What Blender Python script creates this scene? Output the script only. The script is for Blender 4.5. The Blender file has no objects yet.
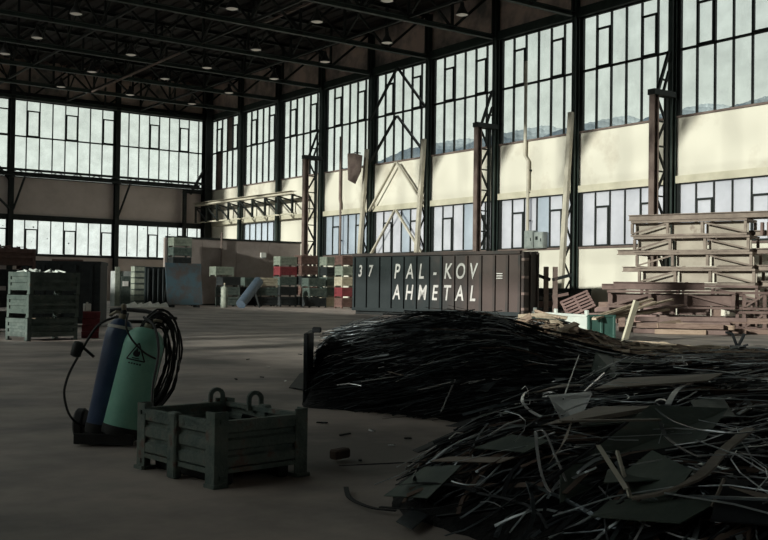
import bpy, bmesh, math, random
from mathutils import Vector, Matrix, Euler, noise as NZ
S = bpy.context.scene
COL = S.collection
PI = math.pi
# ---------------------------------------------------------------- camera
FPX, PITCH, ROLL, YAW, EYE = 1007.47, -0.0188, 0.0136, 0.6272, 1.25
def _r(a, i, j):
    m = Matrix.Identity(3); c, s = math.cos(a), math.sin(a)
    m[i][i] = c; m[j][j] = c; m[i][j] = -s; m[j][i] = s
    return m
RM = _r(ROLL, 0, 1) @ _r(PITCH, 1, 2) @ _r(YAW, 0, 2) @ Matrix(((1, 0, 0), (0, 0, -1), (0, 1, 0)))
cam = bpy.data.cameras.new('camera'); cam.sensor_width = 36; cam.lens = FPX * 36 / 768
cam.clip_start = .05; cam.clip_end = 3000
co = bpy.data.objects.new('camera', cam); COL.objects.link(co)
r0, r1, r2 = (Vector(RM[i]) for i in range(3))
m4 = Matrix((r0, -r1, -r2)).transposed().to_4x4(); m4.translation = Vector((0, 0, EYE))
co.matrix_world = m4
S.camera = co
# ---------------------------------------------------------------- world: hazy evening sky, brighter towards the low sun
SUN_DIR = Vector((.9665, .166, -.196)).normalized()      # the way the light travels
w = bpy.data.worlds.new('sky'); S.world = w; w.use_nodes = True
nt = w.node_tree; nd = nt.nodes; lk = nt.links; bg = nd['Background']
tc = nd.new('ShaderNodeTexCoord'); sx = nd.new('ShaderNodeSeparateXYZ'); lk.new(tc.outputs['Generated'], sx.inputs[0])
rp = nd.new('ShaderNodeValToRGB'); lk.new(sx.outputs['Z'], rp.inputs[0])
for p, c in ((0, (.86, .90, .865, 1)), (.10, (.79, .835, .78, 1)), (.19, (.63, .67, .615, 1)), (.32, (.60, .64, .61, 1))):
    e = rp.color_ramp.elements[0] if p == 0 else rp.color_ramp.elements.new(p)
    e.position = p; e.color = c
rp.color_ramp.elements[-1].position = 1.0; rp.color_ramp.elements[-1].color = (1.3, 1.32, 1.3, 1)
lk.new(rp.outputs[0], bg.inputs[0]); bg.inputs[1].default_value = 1.0
sl = bpy.data.lights.new('sun', 'SUN'); sl.energy = 4.7; sl.angle = .022; sl.color = (1, .97, .90)
so = bpy.data.objects.new('sun', sl); COL.objects.link(so); so.location = (-40, 0, 40)
so.rotation_euler = SUN_DIR.to_track_quat('-Z', 'Y').to_euler()
S.view_settings.view_transform = 'Standard'; S.view_settings.look = 'None'
S.view_settings.exposure = 0.35; S.view_settings.gamma = 1.0; S.view_settings.use_curve_mapping = False
S.cycles.max_bounces = 8; S.cycles.transparent_max_bounces = 16; S.cycles.use_denoising = True
S.cycles.sample_clamp_indirect = 3.0
# ---------------------------------------------------------------- measuring helpers
RU = Vector((math.cos(YAW), -math.sin(YAW), 0)); RD = Vector((math.sin(YAW), math.cos(YAW), 0))
def UD(u, d, z=0.0): return RU * u + RD * d + Vector((0, 0, z))     # metres across / ahead of the viewpoint
def ray(px, py): return RM.transposed() @ Vector(((px - 384) / FPX, (py - 270) / FPX, 1))
def G(px, py, z=0.0):
    d = ray(px, py); return Vector((0, 0, EYE)) + d * ((z - EYE) / d.z)
def at(px, depth, z=0.0):
    d = ray(px, 290 + .0136 * (px - 384)); v = d * depth; return Vector((v.x, v.y, z))
def atp(px, py, depth): return Vector((0, 0, EYE)) + ray(px, py) * depth
# ---------------------------------------------------------------- materials
def mat(name, c1, c2=None, scale=4.0, rough=.7, metal=0.0, bump=0.0, spec=.35, det=6, lo=.35, hi=.65, c3=None, world=False, stretch=None):
    m = bpy.data.materials.new(name); m.use_nodes = True
    t = m.node_tree; b = t.nodes['Principled BSDF']
    c2 = c2 or tuple(x * .7 for x in c1)
    if world:
        g = t.nodes.new('ShaderNodeNewGeometry'); out = g.outputs['Position']
    else:
        g = t.nodes.new('ShaderNodeTexCoord'); out = g.outputs['Object']
        oi = t.nodes.new('ShaderNodeObjectInfo'); mu = t.nodes.new('ShaderNodeMath'); mu.operation = 'MULTIPLY'; mu.inputs[1].default_value = 37
        va = t.nodes.new('ShaderNodeVectorMath'); t.links.new(oi.outputs['Random'], mu.inputs[0])
        t.links.new(out, va.inputs[0]); t.links.new(mu.outputs[0], va.inputs[1]); out = va.outputs[0]
    if stretch:
        mp = t.nodes.new('ShaderNodeMapping'); mp.inputs['Scale'].default_value = stretch
        t.links.new(out, mp.inputs[0]); out = mp.outputs[0]
    n = t.nodes.new('ShaderNodeTexNoise'); n.inputs['Scale'].default_value = scale; n.inputs['Detail'].default_value = det
    n.inputs['Roughness'].default_value = .62
    t.links.new(out, n.inputs['Vector'])
    r = t.nodes.new('ShaderNodeValToRGB'); t.links.new(n.outputs[0], r.inputs[0])
    r.color_ramp.elements[0].position = lo; r.color_ramp.elements[0].color = (*c1, 1)
    r.color_ramp.elements[1].position = hi; r.color_ramp.elements[1].color = (*c2, 1)
    if c3:
        e = r.color_ramp.elements.new(min(.98, hi + .08)); e.color = (*c3, 1)
    t.links.new(r.outputs[0], b.inputs['Base Color'])
    b.inputs['Roughness'].default_value = rough; b.inputs['Metallic'].default_value = metal
    b.inputs['Specular IOR Level'].default_value = spec
    if bump:
        bp = t.nodes.new('ShaderNodeBump'); bp.inputs['Strength'].default_value = bump; bp.inputs['Distance'].default_value = .02
        n2 = t.nodes.new('ShaderNodeTexNoise'); n2.inputs['Scale'].default_value = scale * 6; n2.inputs['Detail'].default_value = 5
        t.links.new(out, n2.inputs['Vector']); t.links.new(n2.outputs[0], bp.inputs['Height']); t.links.new(bp.outputs[0], b.inputs['Normal'])
    return m
def glass(name, tint, body, share, rough=.15, spots=0.0):
    """window pane: see-through share, a milky body that scatters light, a faint gloss and dirt"""
    m = bpy.data.materials.new(name); m.use_nodes = True
    t = m.node_tree; t.nodes.remove(t.nodes['Principled BSDF']); o = t.nodes['Material Output']
    tr = t.nodes.new('ShaderNodeBsdfTransparent'); tr.inputs[0].default_value = (*tint, 1)
    tl = t.nodes.new('ShaderNodeBsdfTranslucent'); tl.inputs[0].default_value = (*body, 1)
    df = t.nodes.new('ShaderNodeBsdfDiffuse'); df.inputs[0].default_value = (*body, 1)
    mb = t.nodes.new('ShaderNodeMixShader'); mb.inputs[0].default_value = .5
    t.links.new(tl.outputs[0], mb.inputs[1]); t.links.new(df.outputs[0], mb.inputs[2])
    mx = t.nodes.new('ShaderNodeMixShader'); t.links.new(tr.outputs[0], mx.inputs[2]); t.links.new(mb.outputs[0], mx.inputs[1])
    g = t.nodes.new('ShaderNodeNewGeometry'); n = t.nodes.new('ShaderNodeTexNoise'); n.inputs['Scale'].default_value = .9; n.inputs['Detail'].default_value = 5
    t.links.new(g.outputs['Position'], n.inputs['Vector'])
    mr = t.nodes.new('ShaderNodeMapRange'); mr.inputs['From Min'].default_value = .3; mr.inputs['From Max'].default_value = .7
    mr.inputs['To Min'].default_value = share - .08; mr.inputs['To Max'].default_value = min(1, share + .08)
    t.links.new(n.outputs[0], mr.inputs[0]); t.links.new(mr.outputs[0], mx.inputs[0])
    gl = t.nodes.new('ShaderNodeBsdfGlossy'); gl.inputs['Roughness'].default_value = rough
    m2 = t.nodes.new('ShaderNodeMixShader'); m2.inputs[0].default_value = .03
    t.links.new(mx.outputs[0], m2.inputs[1]); t.links.new(gl.outputs[0], m2.inputs[2])
    last = m2
    if spots:
        n3 = t.nodes.new('ShaderNodeTexNoise'); n3.inputs['Scale'].default_value = 3.5; n3.inputs['Detail'].default_value = 3
        t.links.new(g.outputs['Position'], n3.inputs['Vector'])
        th = t.nodes.new('ShaderNodeMath'); th.operation = 'GREATER_THAN'; th.inputs[1].default_value = spots
        t.links.new(n3.outputs[0], th.inputs[0])
        dk = t.nodes.new('ShaderNodeBsdfDiffuse'); dk.inputs[0].default_value = (.03, .03, .03, 1)
        m3 = t.nodes.new('ShaderNodeMixShader'); t.links.new(th.outputs[0], m3.inputs[0])
        t.links.new(m2.outputs[0], m3.inputs[1]); t.links.new(dk.outputs[0], m3.inputs[2]); last = m3
    t.links.new(last.outputs[0], o.inputs[0])
    return m
M = {}
M['concrete'] = mat('concrete floor', (.20, .18, .165), (.46, .39, .345), .55, .62, bump=.35, spec=.4, lo=.38, hi=.62, world=True, c3=(.35, .30, .26))
M['wall'] = mat('stained cream wall', (.42, .365, .29), (.66, .63, .54), .25, .85, bump=.12, lo=.28, hi=.47, world=True)
M['wall_dull'] = mat('dull brown wall', (.46, .395, .365), (.58, .50, .47), .5, .85, bump=.15, world=True)
M['wall_top'] = mat('dark patched panel', (.16, .15, .145), (.62, .48, .41), .4, .85, lo=.38, hi=.6, world=True)
M['roof'] = mat('soot dark roof sheet', (.014, .014, .015), (.034, .028, .027), .6, .8, world=True)  # near-black tone, varied by noise
M['black'] = mat('black green steel', (.008, .011, .0105), (.017, .021, .02), 3, .6, spec=.3)
M['steel_green'] = mat('dark green steel', (.02, .034, .03), (.035, .05, .043), 2, .55)
M['crane'] = mat('brown steel', (.12, .085, .075), (.19, .145, .125), 2, .65, bump=.1)
M['palesteel'] = mat('cream painted steel', (.42, .39, .32), (.55, .51, .42), 2, .65, bump=.1)
M['ledge'] = mat('cream ledge', (.50, .47, .36), (.62, .58, .46), 1, .8)
M['glass'] = glass('old clear pane', (.93, .955, .94), (.55, .58, .57), .93)
M['glass_spot'] = glass('spotted pane', (.95, .97, .96), (.6, .62, .6), .9, spots=.71)
M['frost'] = glass('frosted pane', (.95, .95, .98), (.88, .88, .92), .42)
M['frost2'] = glass('frosted pane blue', (.90, .93, .97), (.74, .80, .86), .5)
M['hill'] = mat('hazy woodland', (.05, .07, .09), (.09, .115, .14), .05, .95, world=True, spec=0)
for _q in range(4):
    _f = (_q + 1) / 5; M['hill_%d' % _q] = mat('ridge with haze in colour', tuple(a + (b - a) * _f for a, b in zip((.06, .08, .10), (.34, .38, .39))), tuple(a + (b - a) * _f for a, b in zip((.105, .13, .15), (.38, .42, .43))), .05, .95, world=True, spec=0)  # distance haze painted in, each farther ridge paler
M['earth'] = mat('outside yard', (.22, .21, .19), (.32, .30, .27), .05, .9, world=True)
M['crate_green'] = mat('grey green paint', (.042, .062, .055), (.095, .12, .105), 5, .7, bump=.3, c3=(.09, .07, .055))
M['crate_pale'] = mat('pale green paint', (.15, .18, .145), (.25, .275, .225), 5, .7, bump=.3)
M['crate_cream'] = mat('cream paint', (.36, .32, .24), (.50, .45, .35), 5, .7, bump=.3)
M['crate_red'] = mat('red paint', (.15, .028, .035), (.23, .045, .052), 5, .6, bump=.3)
M['crate_rust'] = mat('rust brown crate', (.085, .05, .042), (.15, .09, .075), 5, .8, bump=.3)
M['crate_dark'] = mat('dark steel crate', (.010, .013, .014), (.022, .027, .027), 5, .7, bump=.3)
M['fore_crate'] = mat('worn grey green paint', (.095, .13, .118), (.155, .185, .162), 7, .6, bump=.5, c3=(.16, .11, .09), lo=.4, hi=.58)
M['blue'] = mat('navy cylinder paint', (.032, .062, .135), (.055, .09, .175), 6, .3, bump=.05, spec=.5)
M['mint'] = mat('mint cylinder paint', (.22, .50, .39), (.28, .57, .45), 7, .4, bump=.1, c3=(.17, .38, .30), lo=.42, hi=.66)
M['rubber'] = mat('black rubber', (.008, .009, .010), (.018, .018, .018), 8, .5, spec=.4)
M['brass'] = mat('dull brass', (.30, .27, .20), (.42, .38, .30), 9, .4, .6)
M['cont'] = mat('container paint', (.006, .012, .0125), (.010, .017, .018), 1.2, .6, bump=.3)
M['cont_rust'] = mat('rusty container paint', (.058, .043, .037), (.035, .034, .032), 1.2, .75, bump=.3)
M['white'] = mat('white paint', (.62, .62, .58), (.74, .74, .70), 6, .7)
M['letter'] = mat('worn white lettering', (.50, .50, .47), (.36, .36, .34), 3, .7)
M['sheet'] = mat('blue steel sheet', (.055, .10, .125), (.075, .062, .058), 1.1, .33, .25, bump=.08, lo=.42, hi=.58, spec=.5)
M['plaster'] = mat('brown partition board', (.24, .20, .185), (.33, .285, .265), .9, .8, bump=.1, c3=(.15, .165, .155))
M['grey'] = mat('light grey enamel', (.22, .25, .24), (.32, .35, .33), 4, .55)
M['pipe_blue'] = mat('blue grey tube', (.045, .07, .095), (.07, .095, .12), 4, .5)
M['scrap'] = mat('black scrap steel', (.010, .012, .015), (.024, .026, .028), 4, .55, .4, spec=.3)
M['scrap2'] = mat('dark oily steel', (.06, .075, .085), (.17, .195, .21), 5, .34, .75, spec=.5)
M['scrap_dust'] = mat('dusty brown steel', (.10, .085, .072), (.24, .205, .175), 5, .7, .05)
M['mound_mid'] = mat('dusty trodden scrap', (.045, .038, .033), (.13, .108, .09), 4, .85, bump=1.0, spec=.15, world=True)
M['scrap_rust'] = mat('brown rusted steel', (.07, .048, .038), (.13, .09, .07), 6, .75, .1)
M['scrap_bright'] = mat('glint bright steel', (.80, .82, .82), (.92, .93, .93), 5, .24, .6)  # window glints put into the pale base colour
M['scrap3'] = mat('glint grey steel', (.34, .38, .40), (.56, .60, .62), 5, .33, .6, spec=.5)  # glints on the heap painted as a lighter grey
M['plate_tan'] = mat('tan grey plate', (.17, .145, .12), (.25, .215, .18), 3, .6, .1, bump=.2)
M['plate_green'] = mat('green grey plate', (.055, .075, .065), (.10, .12, .10), 3, .55, .2, bump=.2, c3=(.15, .11, .09))
M['mound'] = mat('matted dark scrap', (.008, .009, .010), (.02, .02, .02), 6, .8, bump=1.0, spec=.15, world=True)
M['mound_pale'] = mat('dusty chips', (.26, .20, .15), (.55, .45, .35), 5, .9, bump=1.0, spec=.1, world=True)
M['wood'] = mat('pale broken board', (.42, .33, .24), (.60, .50, .38), 4, .8, bump=.3, stretch=(1, 6, 6))
M['wood2'] = mat('tan broken board', (.28, .20, .15), (.40, .30, .23), 4, .8, bump=.3, stretch=(1, 6, 6))
M['timber'] = mat('brown timber', (.16, .105, .085), (.25, .175, .145), 4, .8, bump=.3, stretch=(1, 6, 6))
M['frame'] = mat('beige rusty steel frame', (.165, .125, .105), (.27, .22, .18), 2.5, .7, bump=.2, c3=(.17, .115, .095))
M['plate_beige'] = mat('beige sheet', (.30, .26, .215), (.40, .355, .295), 1.5, .75, bump=.2, c3=(.24, .19, .16))
M['frame_red'] = mat('red brown steel frame', (.13, .085, .076), (.20, .138, .122), 2.5, .7, bump=.2)
M['bin_green'] = mat('green skip paint', (.035, .095, .078), (.055, .12, .10), 3, .55, bump=.2)
M['bin_white'] = mat('sunlit skip side and pale scrap', (.58, .63, .59), (.70, .73, .68), 3, .6, bump=.2)
M['lamp'] = mat('black lamp shade', (.02, .02, .02), (.035, .035, .034), 4, .45)
lens = bpy.data.materials.new('lamp glass'); lens.use_nodes = True
_b = lens.node_tree.nodes['Principled BSDF']; _b.inputs['Base Color'].default_value = (.55, .52, .45, 1)
_b.inputs['Emission Color'].default_value = (1, .93, .8, 1); _b.inputs['Emission Strength'].default_value = .07
_n = lens.node_tree.nodes.new('ShaderNodeTexNoise'); _n.inputs['Scale'].default_value = 6
_m = lens.node_tree.nodes.new('ShaderNodeMapRange'); _m.inputs['To Min'].default_value = .3; _m.inputs['To Max'].default_value = .6
lens.node_tree.links.new(_n.outputs[0], _m.inputs[0]); lens.node_tree.links.new(_m.outputs[0], _b.inputs['Roughness'])
M['lens'] = lens
# ---------------------------------------------------------------- mesh helpers
class MB:
    def __init__(s): s.v = []; s.f = []
    def add(s, vs, fs):
        n = len(s.v); s.v += [tuple(v) for v in vs]; s.f += [tuple(i + n for i in f) for f in fs]; return s
    def box(s, c, sz, rot=None):
        c = Vector(c); vs = []
        for k in range(8):
            p = Vector(((.5 if k & 1 else -.5) * sz[0], (.5 if k & 2 else -.5) * sz[1], (.5 if k & 4 else -.5) * sz[2]))
            if rot: p = rot @ p
            vs.append(c + p)
        return s.add(vs, [(0, 2, 3, 1), (4, 5, 7, 6), (0, 1, 5, 4), (2, 6, 7, 3), (0, 4, 6, 2), (1, 3, 7, 5)])
    def bar(s, a, b, w_, h_, up=(0, 0, 1)):
        a, b = Vector(a), Vector(b); return s.box((a + b) / 2, ((b - a).length, w_, h_), axes(b - a, up))
    def prism(s, prof, L):                       # profile in xy swept along +z
        n = len(prof)
        vs = [(x, y, 0) for x, y in prof] + [(x, y, L) for x, y in prof]
        return s.add(vs, [tuple(range(n - 1, -1, -1)), tuple(range(n, 2 * n))] + [(i, (i + 1) % n, n + (i + 1) % n, n + i) for i in range(n)])
    def lathe(s, prof, seg=24, c=(0, 0, 0)):
        n = len(prof); vs = []
        for r, z in prof:
            for k in range(seg):
                a = 2 * PI * k / seg; vs.append((c[0] + r * math.cos(a), c[1] + r * math.sin(a), c[2] + z))
        fs = [(i * seg + k, i * seg + (k + 1) % seg, (i + 1) * seg + (k + 1) % seg, (i + 1) * seg + k) for i in range(n - 1) for k in range(seg)]
        fs += [tuple(range(seg - 1, -1, -1)), tuple((n - 1) * seg + k for k in range(seg))]
        return s.add(vs, fs)
    def tube(s, pts, r, seg=6):
        pts = [Vector(p) for p in pts]; vs = []; n = len(pts)
        for i, p in enumerate(pts):
            t = (pts[min(i + 1, n - 1)] - pts[max(i - 1, 0)]); R = axes(t, (.13, .2, .97))
            for k in range(seg):
                a = 2 * PI * k / seg; vs.append(p + R @ Vector((0, r * math.cos(a), r * math.sin(a))))
        fs = [(i * seg + k, i * seg + (k + 1) % seg, (i + 1) * seg + (k + 1) % seg, (i + 1) * seg + k) for i in range(n - 1) for k in range(seg)]
        fs += [tuple(range(seg - 1, -1, -1)), tuple((n - 1) * seg + k for k in range(seg))]
        return s.add(vs, fs)
    def sweep(s, pts, w_, t_, up=(0, 0, 1), twist=0.0):
        pts = [Vector(p) for p in pts]; vs = []; n = len(pts)
        for i, p in enumerate(pts):
            R = axes(pts[min(i + 1, n - 1)] - pts[max(i - 1, 0)], up)
            a = twist * i / max(1, n - 1); ca, sa = math.cos(a), math.sin(a)
            for y, z in ((-1, -1), (1, -1), (1, 1), (-1, 1)):
                y *= w_ / 2; z *= t_ / 2
                vs.append(p + R @ Vector((0, y * ca - z * sa, y * sa + z * ca)))
        fs = [(i * 4 + k, i * 4 + (k + 1) % 4, (i + 1) * 4 + (k + 1) % 4, (i + 1) * 4 + k) for i in range(n - 1) for k in range(4)]
        fs += [(3, 2, 1, 0), tuple((n - 1) * 4 + k for k in range(4))]
        return s.add(vs, fs)
    def plate(s, quad, t_):                      # slab from a 3-D outline, given thickness along its normal
        q = [Vector(p) for p in quad]; n = (q[1] - q[0]).cross(q[2] - q[0]).normalized() * t_
        k = len(q)
        return s.add(q + [p + n for p in q], [tuple(range(k - 1, -1, -1)), tuple(range(k, 2 * k))] + [(i, (i + 1) % k, k + (i + 1) % k, k + i) for i in range(k)])
    def mesh(s, name, m, smooth=False):
        me = bpy.data.meshes.new(name); me.from_pydata(s.v, [], s.f); me.update()
        bm = bmesh.new(); bm.from_mesh(me); bmesh.ops.recalc_face_normals(bm, faces=bm.faces); bm.to_mesh(me); bm.free()
        me.materials.append(m)
        if smooth:
            for p in me.polygons: p.use_smooth = True
            try: me.set_sharp_from_angle(angle=math.radians(40))
            except Exception: pass
        return me
    def build(s, name, m, parent=None, loc=(0, 0, 0), rot=None, smooth=False):
        return put(name, s.mesh(name, m, smooth), parent, loc, rot)
def axes(d, up=(0, 0, 1)):
    x = Vector(d).normalized(); u = Vector(up)
    if abs(x.dot(u.normalized())) > .985: u = Vector((1, 0, 0)) if abs(x.x) < .9 else Vector((0, 1, 0))
    y = u.cross(x).normalized(); z = x.cross(y)
    return Matrix((x, y, z)).transposed()
def put(name, me, parent=None, loc=(0, 0, 0), rot=None):
    o = bpy.data.objects.new(name, me); COL.objects.link(o)
    o.location = loc
    if rot is not None:
        o.rotation_euler = rot.to_euler() if isinstance(rot, Matrix) else rot
    if parent: o.parent = parent
    return o
_cache = {}
def box(name, c, sz, m, parent=None, rot=None, bev=True):
    k = (tuple(round(x, 3) for x in sz), m.name)
    if k not in _cache:
        b = min(.012, min(sz) * .18)
        me = MB().box((0, 0, 0), k[0]).mesh(name, m)
        if bev and max(sz) < 3 and b > .003:
            bm = bmesh.new(); bm.from_mesh(me); bmesh.ops.bevel(bm, geom=list(bm.edges), offset=b, segments=1, affect='EDGES'); bm.to_mesh(me); bm.free()
        _cache[k] = me
    return put(name, _cache[k], parent, c, rot)
def bar(name, a, b, w_, h_, m, parent=None, up=(0, 0, 1)):
    a, b = Vector(a), Vector(b); L = (b - a).length
    return box(name, (a + b) / 2, (L, w_, h_), m, parent, axes(b - a, up), bev=False)
def ibeam(name, a, b, w_, h_, m, parent=None, up=(0, 0, 1), t=.02):
    a, b = Vector(a), Vector(b); L = round((b - a).length, 3); k = ('I', L, w_, h_, t, m.name)
    if k not in _cache:
        x, y = w_ / 2, h_ / 2
        pr = [(-x, -y), (x, -y), (x, -y + t), (t / 2, -y + t), (t / 2, y - t), (x, y - t), (x, y), (-x, y), (-x, y - t), (-t / 2, y - t), (-t / 2, -y + t), (-x, -y + t)]
        _cache[k] = MB().prism(pr, L).mesh(name, m)
    R = axes(b - a, up); Q = Matrix((R.col[1], R.col[2], R.col[0])).transposed()
    return put(name, _cache[k], parent, a, Q)
def thing(name, label, cat, loc=(0, 0, 0), rz=0.0, group=None, rot=None):
    o = bpy.data.objects.new(name, None); o.empty_display_size = .1; COL.objects.link(o); o.location = loc
    o.rotation_euler = rot.to_euler() if rot is not None else (0, 0, rz)
    return tag(o, label, cat, group)
def tag(o, label, cat, group=None, kind=None):
    if label: o['label'] = label
    if cat: o['category'] = cat
    if group: o['group'] = group
    if kind: o['kind'] = kind
    return o
def setting(name, label, loc=(0, 0, 0), rz=0.0):
    o = bpy.data.objects.new(name, None); COL.objects.link(o); o.location = loc; o.rotation_euler = (0, 0, rz)
    o['kind'] = 'structure'; o['label'] = label; return o
ORD = ['first', 'second', 'third', 'fourth', 'fifth', 'sixth', 'seventh', 'eighth', 'ninth', 'tenth', 'eleventh', 'twelfth', 'thirteenth',
       'fourteenth', 'fifteenth', 'sixteenth', 'seventeenth', 'eighteenth', 'nineteenth', 'twentieth', 'twenty-first', 'twenty-second', 'twenty-third', 'twenty-fourth']
# ---------------------------------------------------------------- the hall
XR, YB = 37.9, 77.6                       # inner face of the right wall, of the back wall
ZS, ZB, ZT, ZU, ZR = 3.49, 6.30, 9.29, 15.2, 18.2   # sill, band bottom, band top, window head, roof
BAY, BAYL, XL, YN = 6.0, 8.19, -12.0, -16.0
floor = setting('floor', 'dusty brown concrete floor of the hall with tyre marks')
fm = MB(); nx, ny = 40, 70
for j in range(ny + 1):
    for i in range(nx + 1):
        fm.v.append((XL + (XR + .2 - XL) * i / nx, YN + (YB + .2 - YN) * j / ny, 0))
fm.f = [(j * (nx + 1) + i, j * (nx + 1) + i + 1, (j + 1) * (nx + 1) + i + 1, (j + 1) * (nx + 1) + i) for j in range(ny) for i in range(nx)]
fl = fm.build('concrete_surface', M['concrete'], floor)
MB().box((0, 30, -.35), (900, 900, .2)).build('ground', M['earth'])
bpy.data.objects['ground']['kind'] = 'structure'; bpy.data.objects['ground']['label'] = 'yard ground outside around the hall'
# far wooded hills beyond the right wall, haze put into their colours
random.seed(5)
RG = ((20, -1), (29, -1), (31, 3.5), (32.6, 6.6), (35, 7.7), (38.7, 8.35), (42.5, 8.85), (46.7, 9.25), (50, 9.6), (57, 10.3), (90, 11.0))
def ridge(a):
    for (a0, e0), (a1, e1) in zip(RG, RG[1:]):
        if a <= a1: return e0 + (e1 - e0) * max(0, a - a0) / (a1 - a0)
    return RG[-1][1]
hm = MB(); NA, NR = 1500, 7
ph = [random.uniform(0, 6) for _ in range(6)]
for r in range(NR):
    for i in range(NA + 1):
        az = math.radians(24 + 60 * i / NA); R_ = 330 + 60 * r
        e = ridge(math.degrees(az)) - .1 + .03 * math.sin(az * 23 + ph[0]) + .03 * math.sin(az * 61 + ph[1]) + .08 * NZ.noise(Vector((az * 90, 0, 0))) + .05 * NZ.noise(Vector((az * 350, r * .2, 4)))
        f_ = [0, .55, .85, 1, .8, .5, 0][r]
        hm.v.append((R_ * math.sin(az), R_ * math.cos(az), -1 + f_ * math.tan(math.radians(e)) * 510 * (1 + .03 * math.sin(az * 80 + r * 2))))
hm.f = [(r * (NA + 1) + i, r * (NA + 1) + i + 1, (r + 1) * (NA + 1) + i + 1, (r + 1) * (NA + 1) + i) for r in range(NR - 1) for i in range(NA)]
for q, (sc_, el) in enumerate(((1.3, 1.014), (1.6, 1.028), (1.9, 1.042), (2.2, 1.054))):  # extra ridges added to soften the skyline like haze
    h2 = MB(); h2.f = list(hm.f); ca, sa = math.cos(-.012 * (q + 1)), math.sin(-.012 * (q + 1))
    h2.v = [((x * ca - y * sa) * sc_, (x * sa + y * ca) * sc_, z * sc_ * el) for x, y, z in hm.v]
    h2o = h2.build('hills', M['hill_%d' % q], smooth=True); h2o['kind'] = 'structure'; h2o['label'] = 'added hill ridge outside, haze in its colour, %s behind the wooded front ridge' % ORD[q]
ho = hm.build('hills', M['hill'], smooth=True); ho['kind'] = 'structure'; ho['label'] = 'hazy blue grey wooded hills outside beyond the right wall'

wall_r = setting('wall_right', 'long right wall of cream stained panels between window rows')
wall_b = setting('wall_back', 'back wall of brown panels between window rows')
YR = [YB - BAY * i for i in range(17)]
for i in range(15):
    yc = (YR[i] + YR[i + 1]) / 2
    box('panel', (XR + .1, yc, (ZB + ZT) / 2), (.2, BAY - .03, ZT - ZB), M['wall'], wall_r)
    box('panel', (XR + .1, yc, ZS / 2), (.2, BAY - .03, ZS), M['wall'], wall_r)
    box('panel', (XR + .1, yc, (ZU + ZR) / 2 + .2), (.2, BAY - .03, ZR - ZU + .4), M['wall_top'], wall_r)
    if i >= 11:                                # behind the viewpoint: blank panels
        box('panel', (XR + .1, yc, (ZT + ZU) / 2), (.2, BAY - .03, ZU - ZT), M['wall_dull'], wall_r)
        box('panel', (XR + .1, yc, (ZS + ZB) / 2), (.2, BAY - .03, ZB - ZS), M['wall_dull'], wall_r)
for i in range(1, 11): box('pier', (XR + .1, YR[i], (ZS + ZU) / 2), (.2, .36, ZU - ZS), M['black'], wall_r, bev=False)
XB = [XR - BAYL * k for k in range(7)]
for k in range(1, 5): box('pier', (XB[k], YB + .1, (ZS + ZU) / 2), (.36, .2, ZU - ZS), M['black'], wall_b, bev=False)
for k in range(6):
    xc = (XB[k] + XB[k + 1]) / 2
    for z0, z1, m_ in ((0, ZS, 'wall_dull'), (ZB - .1, ZT, 'wall_dull'), (ZU, ZR + .4, 'wall_top')):
        box('panel', (xc, YB + .1, (z0 + z1) / 2), (BAYL - .03, .2, z1 - z0), M[m_], wall_b)
    if k >= 4:
        box('panel', (xc, YB + .1, (ZT + ZU) / 2), (BAYL - .03, .2, ZU - ZT), M['wall_dull'], wall_b)
        box('panel', (xc, YB + .1, (ZS + ZB) / 2), (BAYL - .03, .2, ZB - ZS), M['wall_dull'], wall_b)
def trim(n, label, c, sz, m_):
    o = box('trim_%d' % n, c, sz, m_, bev=False); o['kind'] = 'structure'; o['label'] = label
ym = (YB + YR[15]) / 2; yl = YB - YR[15]
trim(1, 'cream ledge under the panel band of the right wall', (XR - .07, ym, ZB + .13), (.14, yl, .34), M['ledge'])
trim(2, 'thin brown drip rail on top of the right panel band', (XR - .03, ym, ZT + .03), (.10, yl, .09), M['crane'])
trim(3, 'dark eaves beam above the right windows', (XR - .12, ym, ZU + .22), (.24, yl, .46), M['steel_green'])
trim(4, 'dark sill rail under the lower right windows', (XR - .03, ym, ZS - .03), (.1, yl, .1), M['crane'])
trim(5, 'dark beam below the panel band of the back wall', ((XR + XB[6]) / 2, YB - .1, ZB - .02), (XR - XB[6], .2, .42), M['black'])
trim(6, 'dark eaves beam above the back windows', ((XR + XB[6]) / 2, YB - .12, ZU + .25), (XR - XB[6], .24, .55), M['black'])
trim(7, 'dark sill rail under the lower back windows', ((XR + XB[6]) / 2, YB - .04, ZS - .04), (XR - XB[6], .12, .12), M['black'])
_ring = {}
def ring(name, W, H_, t_, d_, m_, parent, loc):
    k = (round(W, 3), round(H_, 3), t_, m_.name)
    if k not in _ring:
        b = MB()
        b.box((W / 2, 0, t_ / 2), (W, d_, t_)); b.box((W / 2, 0, H_ - t_ / 2), (W, d_, t_))
        b.box((t_ / 2, 0, H_ / 2), (t_, d_, H_ - 2 * t_)); b.box((W - t_ / 2, 0, H_ / 2), (t_, d_, H_ - 2 * t_))
        _ring[k] = b.mesh(name, m_)
    return put(name, _ring[k], parent, loc)
WN = [0]
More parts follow.
